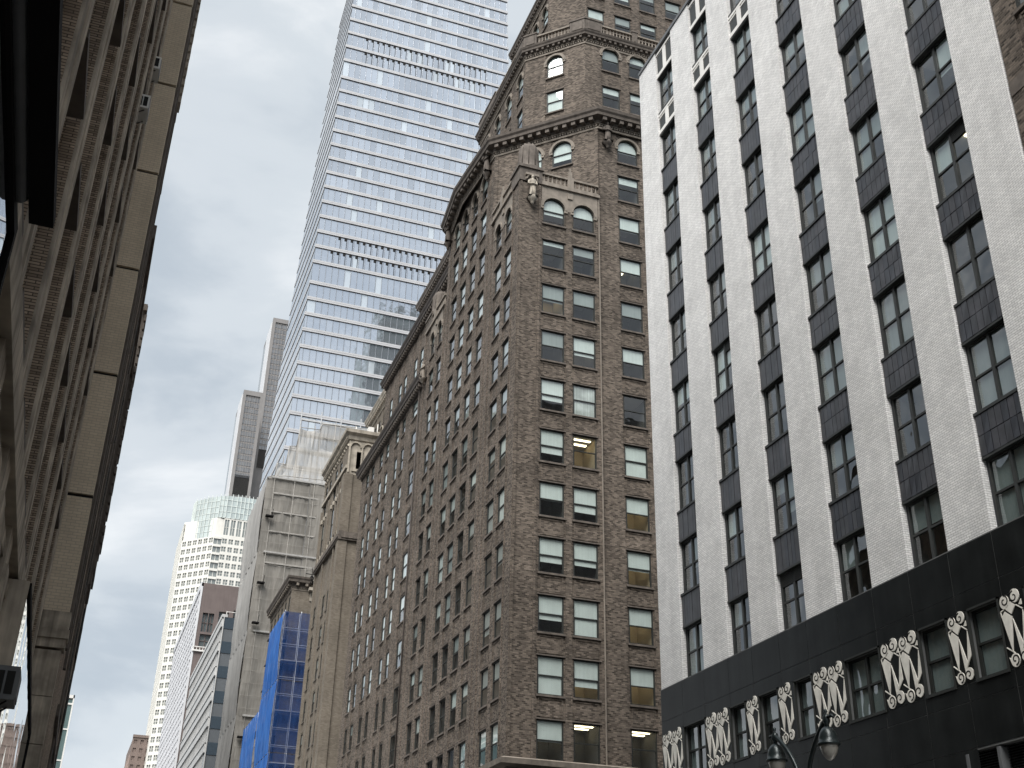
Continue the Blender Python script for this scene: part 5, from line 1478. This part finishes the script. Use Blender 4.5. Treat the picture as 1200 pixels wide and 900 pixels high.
# buildings the photograph shows only in reflections
RT = thing('green_glass_tower', 'dark green glass tower seen mirrored in the pale glass tower', 'skyscraper', (71, 129, 0))
M['ggl'] = tower_glass('dark_green_glass', (0.055, 0.095, 0.085), .05, .3)
Fn = Fr((0, 129, 0), (0, 1))
mb = MB()
for a, b, z in ((69.6, 105, 199), (71.2, 105, 206), (73.3, 105, 214)): mb.prism([(a, 96), (b, 96), (b, 129), (a, 129)], .1 if z == 199 else z - 9, z)
part('tower_core', mb, M['ggl'], RT)
mb = MB()
for k in range(58): mb.fbox(Fn, -104.8, -70, 3 + k * 3.4, 3 + k * 3.4 + .5, 0, .15)
for i in range(8): mb.fbox(Fn, -104.8 + i * 4.8, -104.3 + i * 4.8, 3, 198, 0, .2)
part('spandrel_grid', mb, M['bandd'], RT)
for nm, lab, x0, x1, y0, y1, zz in (('stone_tower', 'plain masonry tower set back on the left side of the street', -30, -4.2, 172, 205, 92), ('brick_tower', 'lower brick block set back on the left side of the street', -30, -4.6, 207, 258, 56)):
    t = thing(nm, lab, 'building', (x1, y0, 0)); f_ = Fr((x1, 0, 0), (1, 0))
    mb = MB(); mb.prism([(x0, y0), (x1 - .6, y0), (x1 - .6, y1), (x0, y1)], .1, zz); part('building_body', mb, M['tan2'], t)
    grid_face(t, f_, y0, y1, 0, zz, 3.2, 3.9, 'tan2', 'farglass', False, .5, .55)

# ================================================================ STREET LAMP
LM = thing('street_lamp', 'twin-armed dark green street lamp with bell-shaped hoods at the bottom edge', 'street lamp', (15.78, 24.2, .15))
M['lampm'] = noisy('dark_green_cast_iron', (0.020, 0.030, 0.032), .2, 3, .32, False, .3, .6)
gk = bpy.data.materials.new('frosted_lamp_glass'); gk.use_nodes = True; gb = gk.node_tree.nodes["Principled BSDF"]
gb.inputs["Base Color"].default_value = (.50, .485, .44, 1); gb.inputs["Roughness"].default_value = .18; gb.inputs["Transmission Weight"].default_value = .25; M['lglobe'] = gk
px, py = 15.78, 24.2
mb = MB(); mb.lathe((px, py, .15), [(.34, 0), (.34, .25), (.26, .35), (.25, .9), (.16, 1.15), (.12, 1.3), (.095, 3.5), (.08, 5.7), (.11, 5.75), (.11, 5.9), (.06, 6.0), (.05, 6.15), (.0, 6.2)], 14); part('pole', mb, M['lampm'], LM)
def lamp_head(cy, zt):
    sg = 1 if cy > py else -1
    mb = MB(); pts = []
    for k in range(15):
        a = pi * k / 14
        pts.append((px, py + sg * (.10 + (abs(cy - py) - .10) * (1 - cos(a)) / 2), 5.7 + (zt - 5.7) * (sin(a / 2 * 1.0) ** .75 if a < pi else 1)))
    mb.tube(pts, [.055] * 15, 8)
    mb.tube([(px, cy, zt), (px, cy + sg * .22, zt + .02), (px, cy + sg * .28, zt - .03)], [.05, .035, .02], 6)
    mb.lathe((px, cy, zt - .02), [(.02, .22), (.045, .17), (.02, .12), (.075, .06), (.085, -.06), (.05, -.12), (.06, -.2)], 10)
    arm = part('arm', mb, M['lampm'], LM)
    mb = MB(); mb.lathe((px, cy, zt - .22), [(.04, .04), (.08, .02), (.13, -.02), (.185, -.11), (.215, -.22), (.225, -.32), (.25, -.335), (.255, -.375), (.21, -.38)], 22); part('hood', mb, M['lampm'], LM)
    mb = MB(); mb.lathe((px, cy, zt - .595), [(.205, 0), (.20, -.06), (.165, -.18), (.10, -.28), (.04, -.325), (.0, -.33)], 20); part('globe', mb, M['lglobe'], LM)
lamp_head(23.1, 7.55); lamp_head(25.3, 7.55)
mb = MB()
for z in (5.5, 5.75): mb.tube([(px, py - .5, z), (px, py + .5, z)], .03, 6)
mb.lathe((px, py, 5.9), [(.13, 0), (.16, .08), (.06, .2)], 10); part('collar', mb, M['lampm'], LM)

# ================================================================ GROUND
def ground(name, a, b, z, mt):
    mb = MB(); mb.poly([(a[0], a[1], z), (b[0], a[1], z), (b[0], b[1], z), (a[0], b[1], z)]); o = part(name, mb, mt, None, kind='structure'); return o
M['asphalt'] = noisy('asphalt', (0.05, 0.05, 0.052), .25, .8, .9, False, bump=.2); M['paving'] = brick('concrete_paving', (.30, .295, .28), (.34, .33, .315), (.16, .16, .155), 1.5, 1.5, .012, .2, .12)
ground('ground', (-1500, -1500), (1500, 1500), -.05, M['asphalt'])
ground('road', (3.2, -200), (17.0, 900), -.044, M['asphalt'])
for nm, x0, x1 in (('left_pavement', -1.6, 3.2), ('right_pavement', 17.0, 24.5)):
    mb = MB(); mb.box((x0, -30, -.3), (x1, 47.5, .1)); mb.box((x0, 68, -.3), (x1, 240, .1)); part('pavement', mb, M['paving'], None, kind='structure')
mb = MB()
for y in range(-30, 240, 9): mb.box((10.02, y, -.042), (10.16, y + 3, -.038))
part('lane_marking', mb, M['whitep'], None, kind='structure')
